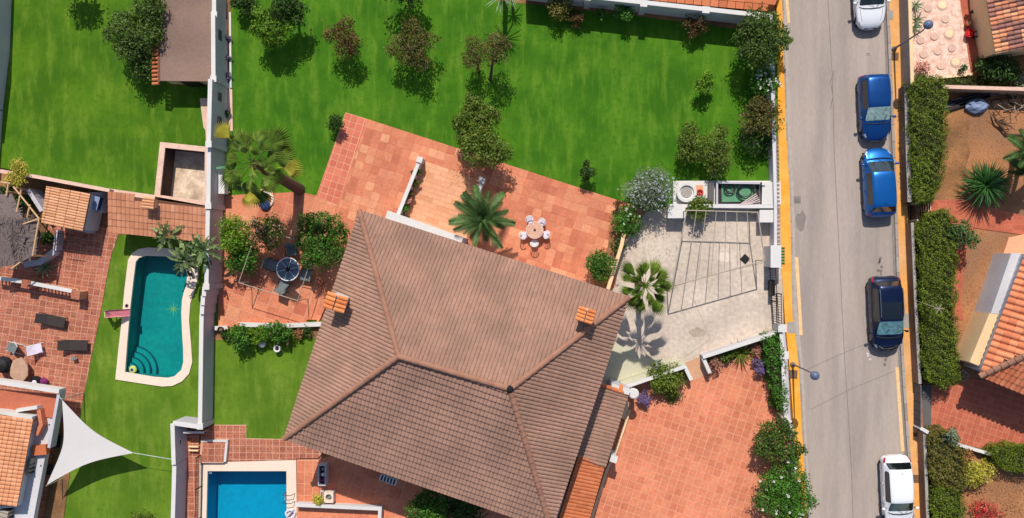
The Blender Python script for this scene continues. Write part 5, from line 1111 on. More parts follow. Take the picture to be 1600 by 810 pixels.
# mosaic table with five white chairs
x, y = P(835.5, 360, .74); tx, ty = x, y; t = thing('mosaic_table', 'small round beige mosaic table on the open terrace', 'table', (x, y, .03))
MB().lathe((0,0,.7),[(.52,0),(.52,.04)],26).build('table_top', M_['tabletile'], t, True); MB().tube([(.52*math.cos(q_),.52*math.sin(q_),.72) for q_ in [2*math.pi*k/26 for k in range(27)]], .02, 5).build('rim', M_['metalwhite'], t, True); MB().lathe((0,0,.741),[(.08,0),(.03,.05)],8).build('parasol_hole', M_['metaldark'], t, True)
mb = MB()
for r_, n_ in ((.44,18),(.35,14),(.26,10),(.17,7)):
    for k in range(n_): q_ = 2*math.pi*k/n_; mb.box((r_*math.cos(q_), r_*math.sin(q_), .744), (.07,.09,.008), q_)
mb.build('mosaic_piece', M_['tabletile'], t, True, kind='stuff'); MB().lathe((0,0,0),[(.28,0),(.04,.1),(.04,.7)],10).build('pedestal', M_['metalwhite'], t, True)
for i, (a, b, lab) in enumerate(((828,344,'upper left of the mosaic table'),(846.5,348,'upper right of the mosaic table'),(853,367,'right of the mosaic table'),(835,380,'directly below the mosaic table, white seat'),(818,368,'left of the mosaic table'))):
    x, y = P(a, b, .5); rot = math.atan2(y-ty, x-tx); t = thing('patio_chair', 'white metal patio chair '+lab, 'chair', (x, y, .03), rot, 'white chairs round the mosaic table')
    MB().lathe((0,0,.4),[(.2,0),(.23,.02),(.2,.05)],14).build('seat', WT if i == 3 else M_['towel'], t, True)
    MB().tube([(.22*math.cos(q_)+.02, .25*math.sin(q_), .72+.12*math.cos(q_)) for q_ in [R(-100)+R(200)*k/10 for k in range(11)]], .03, 5).build('backrest_hoop', WT, t, True)
    for q_ in (-50, -25, 0, 25, 50): MB().tube([(.2*math.cos(R(q_)),.22*math.sin(R(q_)),.43),(.22*math.cos(R(q_))+.02,.25*math.sin(R(q_)),.8)], .012, 4).build('spindle', WT, t, True)
    for q_ in (45, 135, 225, 315): MB().tube([(.18*math.cos(R(q_)),.18*math.sin(R(q_)),.42),(.24*math.cos(R(q_)),.24*math.sin(R(q_)),0)], .014, 4).build('leg', WT, t, True)
# utility yard above the driveway
slab('utility_yard', [(1050,284),(1216,284),(1217,321),(1050,321)], M_['white'], 0, .5)
x, y = P(1073, 301, .9); t = thing('round_tub', 'round white stone tub with a hollow centre above the driveway wall', 'tub', (x, y, .3)); MB().lathe((0,0,0),[(.5,0),(.6,.5),(.6,.62),(.44,.62),(.42,.5),(.3,.48)],26).build('tub', WT, t, True); MB().lathe((0,0,.47),[(.36,0),(.3,.05)],18).build('sand', M_['covergrey'], t, True)
x, y = P(1094, 296, .8); t = thing('yard_tile', 'salmon coloured tile slab lying beside the white tub', 'slab', (x, y, .5)); MB().box((0,0,.04),(.42,.55,.08)).build('slab', M_['terraopen'], t, True)
x, y = P(1094, 301, .8); t = thing('valve_wheel', 'small red valve wheel beside the white tub', 'valve', (x, y, .6)); MB().tube([(.17*math.cos(q_),.17*math.sin(q_),.1) for q_ in [2*math.pi*k/14 for k in range(15)]], .05, 6).build('wheel', M_['red'], t, True); MB().tube([(0,0,-.1),(0,0,.12)], .05, 6).build('stem', M_['red'], t, True)
x, y = P(1111, 300, .8); t = thing('grey_box', 'narrow grey box between the valve wheel and the hose tank', 'box', (x, y, .5)); MB().box((0,0,.15),(.3,1.2,.3)).build('box', M_['vent'], t, True); MB().box((0,0,.32),(.34,1.24,.04)).build('lid', M_['gatewood'], t, True)
t = thing('hose_tank', 'open dark tank with a green sheet inside, full of hoses', 'tank', (*P(1155,302), .5))
oo, ii = PP([(1119,284),(1191,285),(1190,322),(1119,322)], .9), PP([(1122,287),(1188,288),(1187,319),(1122,319)], .9); MB().prism(oo, .5, .9, [ii]).build('tank_wall', M_['lilacwall'], t); MB().prism(PP([(1122,287),(1188,288),(1187,319),(1122,319)], .55), 0, .53, sides=False).build('tank_floor', M_['metaldark'], t); MB().prism(PP([(1127,289),(1182,289),(1180,315),(1128,316)], .6), .54, .58).build('green_sheet', M_['tarp'], t)
def coil(a, b, z, r_, turns, m, lab, name, seed):
    x, y = P(a, b, z); t = thing(name, lab, 'hose', (x, y, z)); rg_ = random.Random(seed)
    for k in range(turns):
        rr = r_*(1+.09*k-.15); ox, oy = rg_.uniform(-.06,.06), rg_.uniform(-.06,.06); MB().tube([(ox+rr*math.cos(q_), oy+rr*math.sin(q_)*.85, .04*k) for q_ in [2*math.pi*j/18 for j in range(19)]], .028, 5).build('hose_loop', m, t, True)
coil(1165, 299, .72, .5, 4, M_['hose'], 'thick black hose coil in the hose tank', 'hose_coil', 1); coil(1140, 296, .7, .3, 3, M_['hose'], 'smaller loose black cable coil left in the hose tank', 'hose_coil', 2)
t = thing('rod_bundle', 'bundle of pinkish plastic rods across the corner of the hose tank', 'rods', (*P(1172,314), .9))
for k in range(5): MB().tube([vec(1156+3*k,320,.95), vec(1182+1.5*k,303+3*k,1.0)], .035, 5).build('rod', M_['towel' if k % 2 else 'pinkwall'], t)
x, y = P(1201, 302, 1.0); t = thing('yard_block', 'plain white block between the hose tank and the street wall', 'wall block', (x, y, 0)); MB().box((0,0,.45),(.95,1.35,.9)).build('block', WT, t, True); MB().box((-.3,.55,.95),(.2,.15,.12)).build('cap', WT, t, True)
# fountain, planter and walls by the blue pool
t = wall('patio_wall', 'long white wall between the shaded patio and the lower orange terrace', 'wall', [(462,789),(594,795),(591,850)], .55, .16, WW, WT, href=.55)
terrace('lower_terrace', [(464,792),(590,797),(588,880),(464,880)], M_['terrase'], M_['groutlight'], 1.0, .9, .04, ang=R(-3), org=(480,794), z=.038, seed=21)
slab('raised_step', [(317,689),(355,689),(352,722),(314,722)], M_['groutpave'], 0, .28); o = bpy.data.objects['raised_step']; tiles(o, PP([(317.5,690),(353,690),(350,721.5),(314.5,721.5)], .28), 0, .43, .43, .04, M_['brickpave'], .28, .022, P(314.5,690,.28))
slab('step_edge', [(318,686.5),(359,686.5),(358,689),(317,689)], WT, 0, .32); slab('step_edge', [(355.5,689),(359,689),(356,720),(352.5,720)], WT, 0, .31)
x, y = P(514, 777, .5); t = thing('stone_fountain', 'square white stone block with a round bowl at the corner of the patio wall', 'fountain', (x, y, .03)); MB().prism([(-.3,-.34),(.3,-.34),(.3,.34),(-.3,.34)],0,.55,[[(.2*math.cos(q_),.2*math.sin(q_)) for q_ in [2*math.pi*k/16 for k in range(16)]]]).build('block', M_['poolcoping'], t, True); MB().lathe((0,0,.3),[(.2,0),(.12,.1)],14).build('bowl', M_['greycloth'], t, True)
x, y = P(504, 742, .6); t = thing('tool_box', 'tall grey open box of dark things beside the blue pool terrace', 'box', (x, y, .03)); MB().prism([(-.24,-.65),(.24,-.65),(.24,.65),(-.24,.65)],0,.75,[[(-.19,-.6),(.19,-.6),(.19,.6),(-.19,.6)]]).build('box', M_['lilacwall'], t, True); MB().box((0,0,.3),(.36,1.18,.1)).build('inside', M_['black'], t, True)
for k in range(3): MB().lathe((.02,-.35+.35*k,.42),[(.1,0),(.12,.15),(.06,.2)],8).build('bucket', M_[('purplecloth','towel','greycloth')[k]], t, True)
t = thing('white_planter', 'small white planter box left of the square stone block', 'planter', (*P(503,776,.4), .03)); MB().box((0,0,.2),(.2,.7,.4)).build('box', WT, t, True); MB().box((0,0,.405),(.14,.62,.02)).build('soil', M_['earth'], t, True)
x, y = P(608, 748, .8); t = thing('air_conditioner', 'grey air conditioner unit under the lower eave of the main house', 'air conditioner', (x, y, .5), ANG); MB().box((0,0,.3),(1.1,.4,.6)).build('casing', M_['white'], t, True); MB().tube([(.0+.2*math.cos(q_),-.23,.3+.2*math.sin(q_)) for q_ in [2*math.pi*k/14 for k in range(15)]], .03, 5).build('fan_guard', M_['metalwhite'], t, True)
for k in range(5): MB().box((-.4+.2*k,0,.605),(.1,.34,.01)).build('vent_slat', M_['metaldark'], t, True)
railing('pool_railing', 'dark scrolled railing beside the narrow walk left of the blue pool', 'railing', [(306,716),(303,860)], 1.0, .11); 
for k in range(2):
    x, y = P(302, 698+6*k, .3); t = thing('walk_slat', ('upper','lower')[k]+' of two cream slats across the railing walk', 'slat', (x, y, 0)); MB().box((0,0,.3),(.62,.09,.05)).build('slat', M_['disccream'], t, True); MB().box((-.3,0,.15),(.05,.06,.3)).build('support', M_['disccream'], t, True); MB().box((.3,0,.15),(.05,.06,.3)).build('support', M_['disccream'], t, True)
x, y = P(310, 677, 1.2); t = thing('small_gate', 'small grey gate in the shade at the top of the railing walk', 'gate', (x-.4, y, 0)); MB().box((0,0,.5),(1.2,.06,.9)).build('panel', M_['tanwall'], t, True); MB().box((0,0,1.0),(1.3,.12,.08)).build('rail', WT, t, True)
# pots, toadstools and the box by the long wall
x, y = P(414, 312, .2); t = thing('round_planter', 'round white rimmed planter with a blue cushion under the tall fan palm', 'planter', (x, y, .03)); MB().lathe((0,0,0),[(.5,0),(.55,.1),(.5,.14),(.42,.14),(.4,.06)],24).build('rim', M_['poolcoping'], t, True); MB().lathe((0,0,.05),[(.4,0),(.36,.02)],20).build('soil', M_['earth'], t, True); MB().lathe((0,-.32,.1),[(.3,0),(.34,.1),(.2,.2)],14).build('cushion', M_['bluetoy'], t, True)
strip('planter_ring', [(402,308),(406,298),(415,295),(425,299),(428,311),(424,322),(414,327)], .1, M_['tanwall'], .07)
for i, (a, b, lab) in enumerate(((409,538,'white toadstool ornament under the hedge on the small lawn'),(433,545,'white bowl shaped planter with a dark centre on the small lawn'))):
    x, y = P(a, b, .4); t = thing('garden_ornament', lab, 'ornament', (x, y, 0)); MB().lathe((0,0,0),[(.14,0),(.09,.2),(.1,.35)],10).build('stem', WT, t, True)
    (MB().lathe((0,0,.32),[(.24,0),(.22,.1),(.1,.18)],14) if i == 0 else MB().lathe((0,0,.3),[(.12,0),(.23,.15),(.2,.16),(.1,.1)],14)).build('top', WT, t, True)
    if i: MB().lathe((0,0,.41),[(.13,0),(.1,.03)],10).build('soil', M_['black'], t, True)
x, y = P(348, 287, 1.0); t = thing('wall_unit', 'white air conditioner unit on the long wall beside the fan palm', 'air conditioner', (x, y, 0)); MB().box((-.1,0,.8),(.5,1.3,.6)).build('casing', WT, t, True)
for s_ in (-1, 1): MB().box((.1,s_*.5,.45),(.3,.05,.1)).build('bracket', M_['metalgrey'], t, True)
x, y = P(346, 262, 1.5); t = thing('wall_shelf', 'pale green bar fixed to the long wall under the palm leaves', 'shelf', (x, y, 0)); MB().box((0,0,1.45),(.7,.14,.05),tilt=Matrix.Rotation(R(6),4,'Z')).build('bar', M_['tarp'], t, True); MB().box((-.25,0,1.35),(.05,.1,.2)).build('bracket', M_['metalgrey'], t, True)
x, y = P(346, 515, .4); t = thing('flower_pot', 'black pot on the short kerb beside the small lawn', 'pot', (x, y, .3)); MB().lathe((0,0,0),[(.15,0),(.2,.28),(.16,.28),(.14,.22)],12).build('pot', M_['black'], t, True); MB().lathe((0,0,.18),[(.14,0),(.1,.05)],8).build('soil', M_['earth'], t, True)
for i, (a, b) in enumerate(((956,402),(955,410),(957,419),(953,427))):
    x, y = P(a, b, .1); t = thing('rock', ('small dark rock, topmost of four in the bed by the slanting cream wall','small rock, second from the top in the bed by the slanting cream wall','small pale rock, third in the bed by the slanting cream wall','small rock, lowest in the bed by the slanting cream wall')[i], 'rock', (x, y, .03)); rg_ = random.Random(i); mb = MB().lathe((0,0,0),[(.13,0),(.17,.08),(.08,.16)],8); mb.v = [(a_*(1+rg_.uniform(-.2,.2)),b_*(1+rg_.uniform(-.2,.2)),c_) for a_,b_,c_ in mb.v]; o = mb.build('boulder', M_['stone'], t, True)

# ------------------------------------------------------------------ trees, palms and plants
tree('fruit_tree', 'bright yellow green leafy fruit tree near the long wall', 'tree', 424, 42, 35, 1.7, M_['lf_citrus'], 7, 5000, .15, lobes=[(410,26,15),(425,30,16),(404,46,15),(424,48,20),(444,42,14),(418,62,14),(436,60,12)])
tree('fruit_tree', 'dark olive fruit tree touching the top edge behind the bright one', 'tree', 449, 14, 28, 2.2, M_['lf_dark'], 6, 3200, .15)
tree('shrub', 'dark shrub at the top edge beside the planting strip', 'shrub', 382, 4, 24, 1.0, M_['lf_dark'], 5, 2200, .15)
tree('ornamental_tree', 'reddish brown leaved tree with upright lobes on the lawn', 'tree', 536, 58, 30, 1.7, M_['lf_red'], 7, 3000, .13, lobes=[(541,36,12),(533,44,8),(519,55,13),(538,58,17),(552,66,13),(536,77,15),(550,80,8)])
tree('ornamental_tree', 'brownish green tree with a broad ragged crown, middle of the upper lawn', 'tree', 643, 72, 41, 1.8, M_['lf_bronze'], 9, 4800, .13, lobes=[(640,41,17),(655,52,11),(623,72,19),(648,76,22),(671,62,13),(657,96,16),(634,92,12),(612,80,9)])
tree('ornamental_tree', 'thin bronze leaved tree with a bare trunk left of its twin crown', 'tree', 745, 86, 23, 2.0, M_['lf_bronze'], 6, 2100, .11, base=(748,112), lobes=[(738,68,13),(733,88,14),(747,80,15),(744,99,11),(730,100,8)])
tree('ornamental_tree', 'thin bronze tree just right of its smaller neighbour, tall curved trunk', 'tree', 772, 76, 27, 2.6, M_['lf_bronze'], 6, 2500, .11, base=(766,126), lobes=[(775,62,16),(789,70,11),(766,76,16),(782,86,14),(768,94,11)])
tree('large_bush', 'large dark green tree overhanging the terrace edge', 'tree', 757, 228, 40, 2.2, M_['lf_olive'], 9, 6000, .15, lobes=[(752,212,22),(727,222,17),(742,240,22),(766,228,20),(783,238,17),(768,250,13),(722,202,12)])
tree('large_bush', 'yellow tipped upper part of the tree group above the terrace', 'tree', 742, 181, 31, 2.3, M_['lf_olive'], 7, 4200, .15, lobes=[(738,162,14),(752,174,17),(729,180,14),(748,192,19),(768,186,14),(776,180,9),(716,192,11)])
tree('offscreen_tree', 'dark tree just touching the top edge above the broad brownish tree', 'tree', 628, -26, 36, 2.4, M_['lf_dark'], 8, 2600, .18)
tree('offscreen_tree', 'dark tree touching the top edge of the upper left lawn', 'tree', 105, -32, 30, 2.0, M_['lf_dark'], 6, 1500, .2)
tree('round_shrub', 'bright shrub, rightmost small one in front of the white rear wall', 'shrub', 976, 19, 16, .9, M_['lf_bush'], 5, 1100, .14)
tree('round_shrub', 'smallest green shrub in front of the white rear wall', 'shrub', 941, 22, 10, .5, M_['lf_bush'], 4, 500, .13)
tree('round_shrub', 'yellow brown dense shrub at the top edge right of the spiky palm', 'shrub', 874, 12, 21, .9, M_['lf_hedgeo'], 6, 1700, .13)
tree('round_shrub', 'reddish shrub sprawling below the yellow brown one at the top', 'shrub', 900, 28, 15, .6, M_['lf_red'], 5, 900, .12, fill=.2)
tree('round_shrub', 'dark reddish loose shrub in front of the white rear wall', 'shrub', 1087, 42, 20, .9, M_['lf_red'], 6, 1300, .12, fill=.3)
tree('street_tree', 'big green tree at the upper corner of the lawn leaning over the orange pavement', 'tree', 1189, 58, 42, 2.3, M_['lf_dark2'], 10, 8500, .15, lobes=[(1180,38,22),(1204,40,18),(1168,58,20),(1192,60,26),(1212,68,18),(1180,82,22),(1202,88,16),(1164,80,12),(1224,52,10)])
tree('round_shrub', 'small branch of green leaves reaching over the road edge', 'shrub', 1228, 62, 13, 1.6, M_['lf_olive'], 4, 420, .16, base=(1215,70))
b = tree('flowering_bush', 'green bush with white blossoms against the street wall', 'bush', 1193, 128, 24, 1.1, M_['lf_bush'], 6, 2400, .14)
tree('flowering_bush', 'brownish bush below the white blossomed one at the street wall', 'bush', 1187, 180, 33, 1.3, M_['lf_bronze'], 8, 3600, .14)
tree('round_shrub', 'dark bush under the brownish one at the street wall', 'shrub', 1184, 216, 30, .9, M_['lf_dark'], 6, 2400, .14)
tree('standard_tree', 'small yellow green ball tree alone on the right of the lawn', 'tree', 1101, 131, 17, 1.0, M_['lf_citrus'], 5, 1400, .13)
tree('round_shrub', 'olive green bush, left of the pair above the white tub', 'bush', 1079, 226, 24, 1.2, M_['lf_olive'], 6, 3000, .14, lobes=[(1078,205,14),(1070,220,13),(1086,222,15),(1074,240,15),(1090,242,10)])
tree('round_shrub', 'olive green bush, right of the pair above the white tub', 'bush', 1119, 240, 29, 1.3, M_['lf_olive'], 7, 3800, .14, lobes=[(1124,208,13),(1112,224,17),(1130,230,15),(1108,244,15),(1126,250,18),(1118,266,12)])
tree('round_shrub', 'small dark shrub on the lawn just above the terrace edge', 'shrub', 916, 268, 14, .9, M_['lf_dark'], 4, 1100, .13, sy=1.3)
tree('round_shrub', 'dark green shrub at the upper left corner of the terrace', 'shrub', 522, 193, 15, .8, M_['lf_dark'], 5, 1100, .13)
s_ = tree('silver_bush', 'large silvery grey bush with pale flower heads beside the driveway', 'bush', 1015, 299, 41, 1.5, M_['lf_silver'], 9, 7500, .12, spread=.5)
tree('flowering_bush', 'green flowering hedge bush with white dots beside the slanting cream wall', 'bush', 981, 348, 24, 1.0, M_['lf_bush'], 6, 2600, .14, sy=1.25)
tree('round_shrub', 'small dark red twig shrub at the corner of the terrace', 'shrub', 966, 318, 8, .7, M_['lf_red'], 4, 260, .11)
tree('round_shrub', 'round bright green bush on the terrace near the slanting cream wall', 'bush', 935, 416, 23, 1.2, M_['lf_bush'], 6, 3400, .13, small=.55)
tree('round_shrub', 'dark slim shrub along the lower slanting cream wall', 'shrub', 966, 388, 12, .6, M_['lf_dark'], 4, 500, .13, sy=1.4)
tree('flowering_tree', 'yellow green tree at the left of the palm terrace', 'tree', 366, 371, 31, 1.9, M_['lf_citrus'], 8, 4200, .14)
tree('flowering_tree', 'tree sprinkled with pinkish blossoms above the glass table', 'tree', 417, 362, 30, 2.1, M_['lf_olive'], 8, 3000, .14)
tree('flowering_tree', 'low dark green bush left of the glass table', 'bush', 378, 402, 30, 1.3, M_['lf_bush'], 8, 3600, .15)
tree('citrus_tree', 'broad rich green tree with a curly crown right of the glass table', 'tree', 500, 376, 43, 2.1, M_['lf_bush2'], 11, 9500, .14, lobes=[(478,350,17),(500,348,18),(522,352,17),(474,376,19),(500,378,23),(526,374,17),(484,402,17),(508,404,17),(532,398,13),(535,362,9)])
tree('round_shrub', 'bright leafy shrub, left part of the border on the small lawn', 'shrub', 377, 525, 21, .9, M_['lf_bush'], 6, 2000, .15)
tree('round_shrub', 'bright leafy shrub, middle part of the border on the small lawn', 'shrub', 403, 522, 17, .8, M_['lf_citrus'], 5, 1300, .14)
tree('round_shrub', 'leafy shrub, right part of the border on the small lawn', 'shrub', 434, 518, 22, .8, M_['lf_bush'], 6, 1900, .14)
t = thing('bare_shrub', 'leaning brown trunk with dry twigs at the edge of the small lawn', 'shrub', (*P(438,534), 0)); MB().tube([vec(437,534,0), vec(446,528,.35), vec(450,532,.6), vec(449,540,.7)], [.13,.12,.1,.07], 7).build('trunk', M_['bark'], t); rg_ = random.Random(8)
for k in range(16): a_ = rg_.uniform(440, 488); p0 = vec(a_, rg_.uniform(508, 516), .1); MB().tube([p0, p0+Vector((rg_.uniform(-.5,.5), rg_.uniform(-.5,.3), .4))], .02, 4).build('twig', M_['bark'], t)
for a, b in ((468,521),(478,517),(352,524)): tree('round_shrub', {468:'tuft of dry stalks left of the main house eave',478:'tuft of green stalks touching the main house eave',352:'small dark tuft beside the black pot'}[a], 'shrub', a, b, 10, .4, M_['lf_dry' if a == 468 else 'lf_dark'], 4, 380, .12)
tree('round_shrub', 'yellow green rounded bush beside the square stone block', 'bush', 497, 781, 10, .6, M_['lf_yellow'], 4, 700, .11)
tree('street_tree', 'grey green bush overhanging the wall, upper of two at the lower pavement', 'bush', 1215, 686, 33, 1.6, M_['lf_dark2'], 8, 5200, .14, lobes=[(1200,672,14),(1219,666,15),(1192,690,14),(1212,690,19),(1234,680,13),(1202,708,15),(1224,706,14),(1184,704,8)])
tree('street_tree', 'small grey green clump reaching over the lower orange pavement', 'bush', 1243, 705, 17, 1.5, M_['lf_dark'], 5, 1000, .15, base=(1235,705))
tree('flowering_bush', 'large green bush with white flowers at the bottom of the orange pavement', 'bush', 1223, 766, 46, 1.5, M_['lf_bush'], 11, 8500, .14, lobes=[(1220,738,16),(1246,746,15),(1204,758,19),(1228,766,22),(1252,772,16),(1196,784,18),(1220,792,18),(1246,796,17),(1266,784,10),(1236,724,10)])
tree('flowering_bush', 'bright low bush at the bottom edge below the white flowers', 'bush', 1232, 812, 24, 1.2, M_['lf_citrus'], 6, 1800, .15)
tree('citrus_tree', 'bright green tree at the bottom edge below the main house eave', 'tree', 672, 798, 34, 1.7, M_['lf_bush'], 8, 4600, .16)
tree('citrus_tree', 'dark shaded tree under the lower eave of the main house', 'tree', 722, 806, 42, 1.5, M_['lf_dark'], 9, 4200, .17)
tree('round_shrub', 'small yellow tree standing at the wall of the upper left lawn', 'tree', 31, 272, 22, 1.7, M_['lf_yellow'], 7, 2600, .12)
tree('large_bush', 'large dark leafy tree beside the brown shed roof', 'tree', 208, 62, 44, 2.1, M_['lf_dark2'], 10, 8000, .15, lobes=[(185,35,18),(178,55,16),(200,30,16),(200,55,24),(222,60,24),(205,80,20),(242,55,15),(190,72,14)])
tree('large_bush', 'upper part of the leafy tree against the shed tiles', 'tree', 234, 18, 27, 2.2, M_['lf_dark2'], 7, 2800, .16)
tree('large_bush', 'lowest clump of the leafy tree beside the shed corner', 'tree', 224, 102, 25, 1.5, M_['lf_dark2'], 6, 2800, .16)
tree('round_shrub', 'low dark twiggy bush at the bottom edge of the pool lawn', 'bush', 222, 812, 22, .4, M_['lf_grass'], 6, 700, .12)
for a, b, r_, h_, lab in ((47,313,14,.5,'dark shrub added for shade between the shelter poles and the ribbed roof shed'),(10,298,13,.5,'dark shrub added for shade under the upper poles of the thatched shelter'),(26,318,13,.6,'dark shrub added to deepen the shade at the peak of the thatched shelter'),(72,372,12,.5,'dark shrub added for shade in the corner between the shelter and the narrow white wall')): tree('shade_filler', lab, 'shrub', a, b, r_, h_, M_['lf_dark'], 5, 900, .15)  # dark shrubs added to fill the black shade around the shelter
scatter_l = []
# right gardens
tree('garden_shrub', 'pink flowering shrub at the lower left corner of the pebble patio', 'shrub', 1443, 105, 14, .5, M_['lf_pink'], 5, 420, .12, fill=.1)
tree('garden_shrub', 'small twiggy shrub at the lower right corner of the pebble patio', 'shrub', 1504, 108, 9, .4, M_['lf_dark'], 4, 200, .12)
for i, (a, b) in enumerate(((1431, 8), (1434, 30), (1430, 44))):
    t = thing('spiky_plant', ('topmost','middle','lowest')[i]+' spiky green plant along the wall of the pebble patio', 'plant', (*P(a, b, .2), 0)); MB().lathe((0,0,0),[(.1,0),(.08,.15)],6).build('stem', M_['bark'], t, True); rosette(t, BL_ if 'BL_' in globals() else globals().setdefault('BL_', blade_mesh(M_['lf_agave'], .55, .07, .12)), 14, Vector(t.location)+Vector((0,0,.12)), .2, 1.0, i, 'leaf')
tree('garden_shrub', 'dark green shrub mass in the shade below the mixed tile roof', 'shrub', 1560, 108, 38, .7, M_['lf_dark'], 8, 2600, .18, sy=.6)
tree('garden_shrub', 'pale tufted plant at the right end of the green strip', 'shrub', 1590, 124, 16, .5, M_['lf_silver'], 5, 600, .14)
hedge('green_strip', 'strip of low green plants below the pebble patio', 'plants', [(1465,124),(1600,118),(1600,133),(1465,135)], .35, M_['lf_grass'], 260, .16, 4, .06)
hedge('tall_hedge', 'tall clipped green hedge, upper one beside the right pavement', 'hedge', [(1424,130),(1440,118),(1474,124),(1479,180),(1476,250),(1466,298),(1454,316),(1430,314),(1426,230),(1424,170)], 1.6, M_['lf_hedge'], 760, .10, 1)
hedge('tall_hedge', 'long green hedge, middle one opposite the dark estate car', 'hedge', [(1438,356),(1454,334),(1478,328),(1493,350),(1491,440),(1493,500),(1497,560),(1495,602),(1470,604),(1448,588),(1443,480)], 1.6, M_['lf_hedge'], 760, .10, 2)
hedge('tall_hedge', 'olive brown hedge, below the grey street gate', 'hedge', [(1454,680),(1472,671),(1492,682),(1505,710),(1512,760),(1490,766),(1460,752),(1453,715)], 1.4, M_['lf_hedgeo'], 760, .10, 3)
hedge('tall_hedge', 'green hedge at the bottom edge beside the lower white car', 'hedge', [(1458,768),(1472,760),(1504,766),(1508,860),(1462,860)], 1.4, M_['lf_hedge'], 760, .10, 5)
hedge('tall_hedge', 'oval clipped hedge at the lower right edge', 'hedge', [(1554,704),(1575,698),(1640,700),(1640,735),(1590,738),(1560,726),(1550,714)], 1.2, M_['lf_hedge'], 900, .09, 6, .06)
tree('garden_shrub', 'grey green shrub on the lawn side of the olive brown hedge', 'shrub', 1490, 684, 14, 1.4, M_['lf_silver'], 5, 900, .12)
tree('garden_shrub', 'yellowish bush between the lower hedges and the white edging', 'bush', 1526, 738, 24, .9, M_['lf_yellow'], 7, 2400, .12)
tree('garden_shrub', 'dry grey bush at the white and green edging', 'bush', 1510, 714, 16, .6, M_['lf_dry'], 5, 700, .12)
tree('garden_shrub', 'feathery green bush at the upper right end of the middle hedge', 'bush', 1503, 366, 23, 1.4, M_['lf_palm'], 6, 2200, .14)
tree('flowering_bush', 'crimson flowering bush at the lower right edge', 'bush', 1543, 806, 24, .6, M_['lf_redfl'], 7, 1500, .12)
t = thing('spiky_palm', 'dense dark green fountain shaped plant in the dry garden', 'palm', (*P(1536,290,.4), 0)); MB().lathe((0,0,0),[(.2,0),(.17,.5)],8).build('trunk', M_['palmbark'], t, True); bl_ = blade_mesh(M_['lf_yucca'], 1.5, .085, .6); rosette(t, bl_, 280, Vector(t.location)+Vector((0,0,.55)), .05, 1.35, 3, 'leaf', .75, 1.1)
FAN = fan_mesh(M_['lf_fan']); FANY = fan_mesh(M_['lf_fany']); FEA = feather_mesh(M_['lf_palm']); BAN = banana_mesh(M_['lf_banana'])
def palm(name, label, tp, h, base, me, n, tr, e0, e1, seed, s0=.8, s1=1.1, me2=None):
    x, y = P(*tp, h); b0 = P(*base); t = thing(name, label, 'palm', (*b0, 0)); c = Vector((x, y, h)); b_ = Vector((*b0, 0)); mid = b_.lerp(c, .5)+Vector(((c.x-b_.x)*-.12, 0, .0))
    pts = [b_.lerp(mid, k/4) if k < 4 else mid.lerp(c, (k-4)/4) for k in range(9)]; mb = MB().tube(pts, [tr*(1.25-.4*k/8) for k in range(9)], 10)
    mb.build('trunk', M_['palmbark'], t)
    if 'fan' in name:
        rg = random.Random(seed); off = wloc(t)
        for ring, (cnt, el, sc, lift) in enumerate(((n, e0, 1.0, 0), (n*3//4, .38, .78, .12), (6, .8, .6, .2))):
            for i in range(cnt):
                q = rg.uniform(s0, s1)*sc; put('frond', me, c+Vector((0,0,lift))-off, (rg.uniform(-.25,.25), -(el+rg.uniform(-.16,.16)), 2*math.pi*(i+ring*.5+rg.uniform(-.28,.28))/cnt), (q,q,q), t)
    else: rosette(t, me, n, c, e0, e1, seed, 'frond', s0, s1, .2)
    for p in pts[1:-1]: pass
    if me2: rosette(t, me2, 3, c, .1, .3, seed+9, 'frond', s0, s1)
    return t
palm('tall_fan_palm', 'tall fan palm with a thick leaning trunk beside the long white wall', (396,256), 6.3, (468,296), fan_mesh(M_['lf_fan'], 1.35, 1.3, n=14, spread=R(98), droop=.35), 13, .30, -.25, .95, 5, .75, 1.1, fan_mesh(M_['lf_fany'], 1.2, 1.9, spread=R(90)))
palm('fan_palm', 'fan palm with open leaves at the corner of the concrete driveway', (1008,447), 4.4, (996,441), fan_mesh(M_['lf_fan'], 1.1, .62, n=10, spread=R(50), droop=.25), 11, .16, -.05, 1.0, 11, .95, 1.25)
palm('feather_palm', 'round feather palm growing through the terrace at the end of the sunken walk', (756,343), 2.6, (757,346), FEA, 32, .2, -.2, 1.1, 21, .65, 1.08)
palm('spiky_palm', 'spiky palm at the top edge casting a starburst shadow', (783,-8), 2.4, (790,-4), blade_mesh(M_['lf_agave'], 1.3, .08, .15), 60, .15, -.2, 1.3, 31)
palm('spiky_palm', 'second small spiky plant at the top edge beside the starburst palm', (800,-4), 1.0, (801,-3), blade_mesh(M_['lf_agave'], .8, .07, .15), 30, .1, 0, 1.2, 32)
palm('feather_palm', 'pale green feather palm cut by the right edge in the dry garden', (1606,238), 2.8, (1585,245), feather_mesh(M_['lf_palm'], 1.6, .4), 22, .15, -.1, 1.1, 41)
palm('feather_palm', 'lower small palm at the right edge above the brick path', (1604,268), 1.6, (1590,268), feather_mesh(M_['lf_palm'], 1.3, .35), 14, .12, -.1, 1.0, 42)
t = thing('banana_plant', 'dark broad leaved plant with three crowns hanging over the freeform pool', 'plant', (*P(318,400), 0))
for i, (a, b, h, n_, bs) in enumerate(((266,368,1.6,16,(290,375)),(292,408,1.7,20,(315,410)),(322,391,2.0,20,(326,398)))):
    c = vec(a, b, h); b0 = vec(*bs); MB().tube([b0, b0.lerp(c, .6)+Vector((0,0,.2)), c], [.12,.09,.07], 7).build('stem', M_['bark'], t); rosette(t, BAN, n_, c, -.3, 1.0, 50+i, 'leaf', .6, .95)
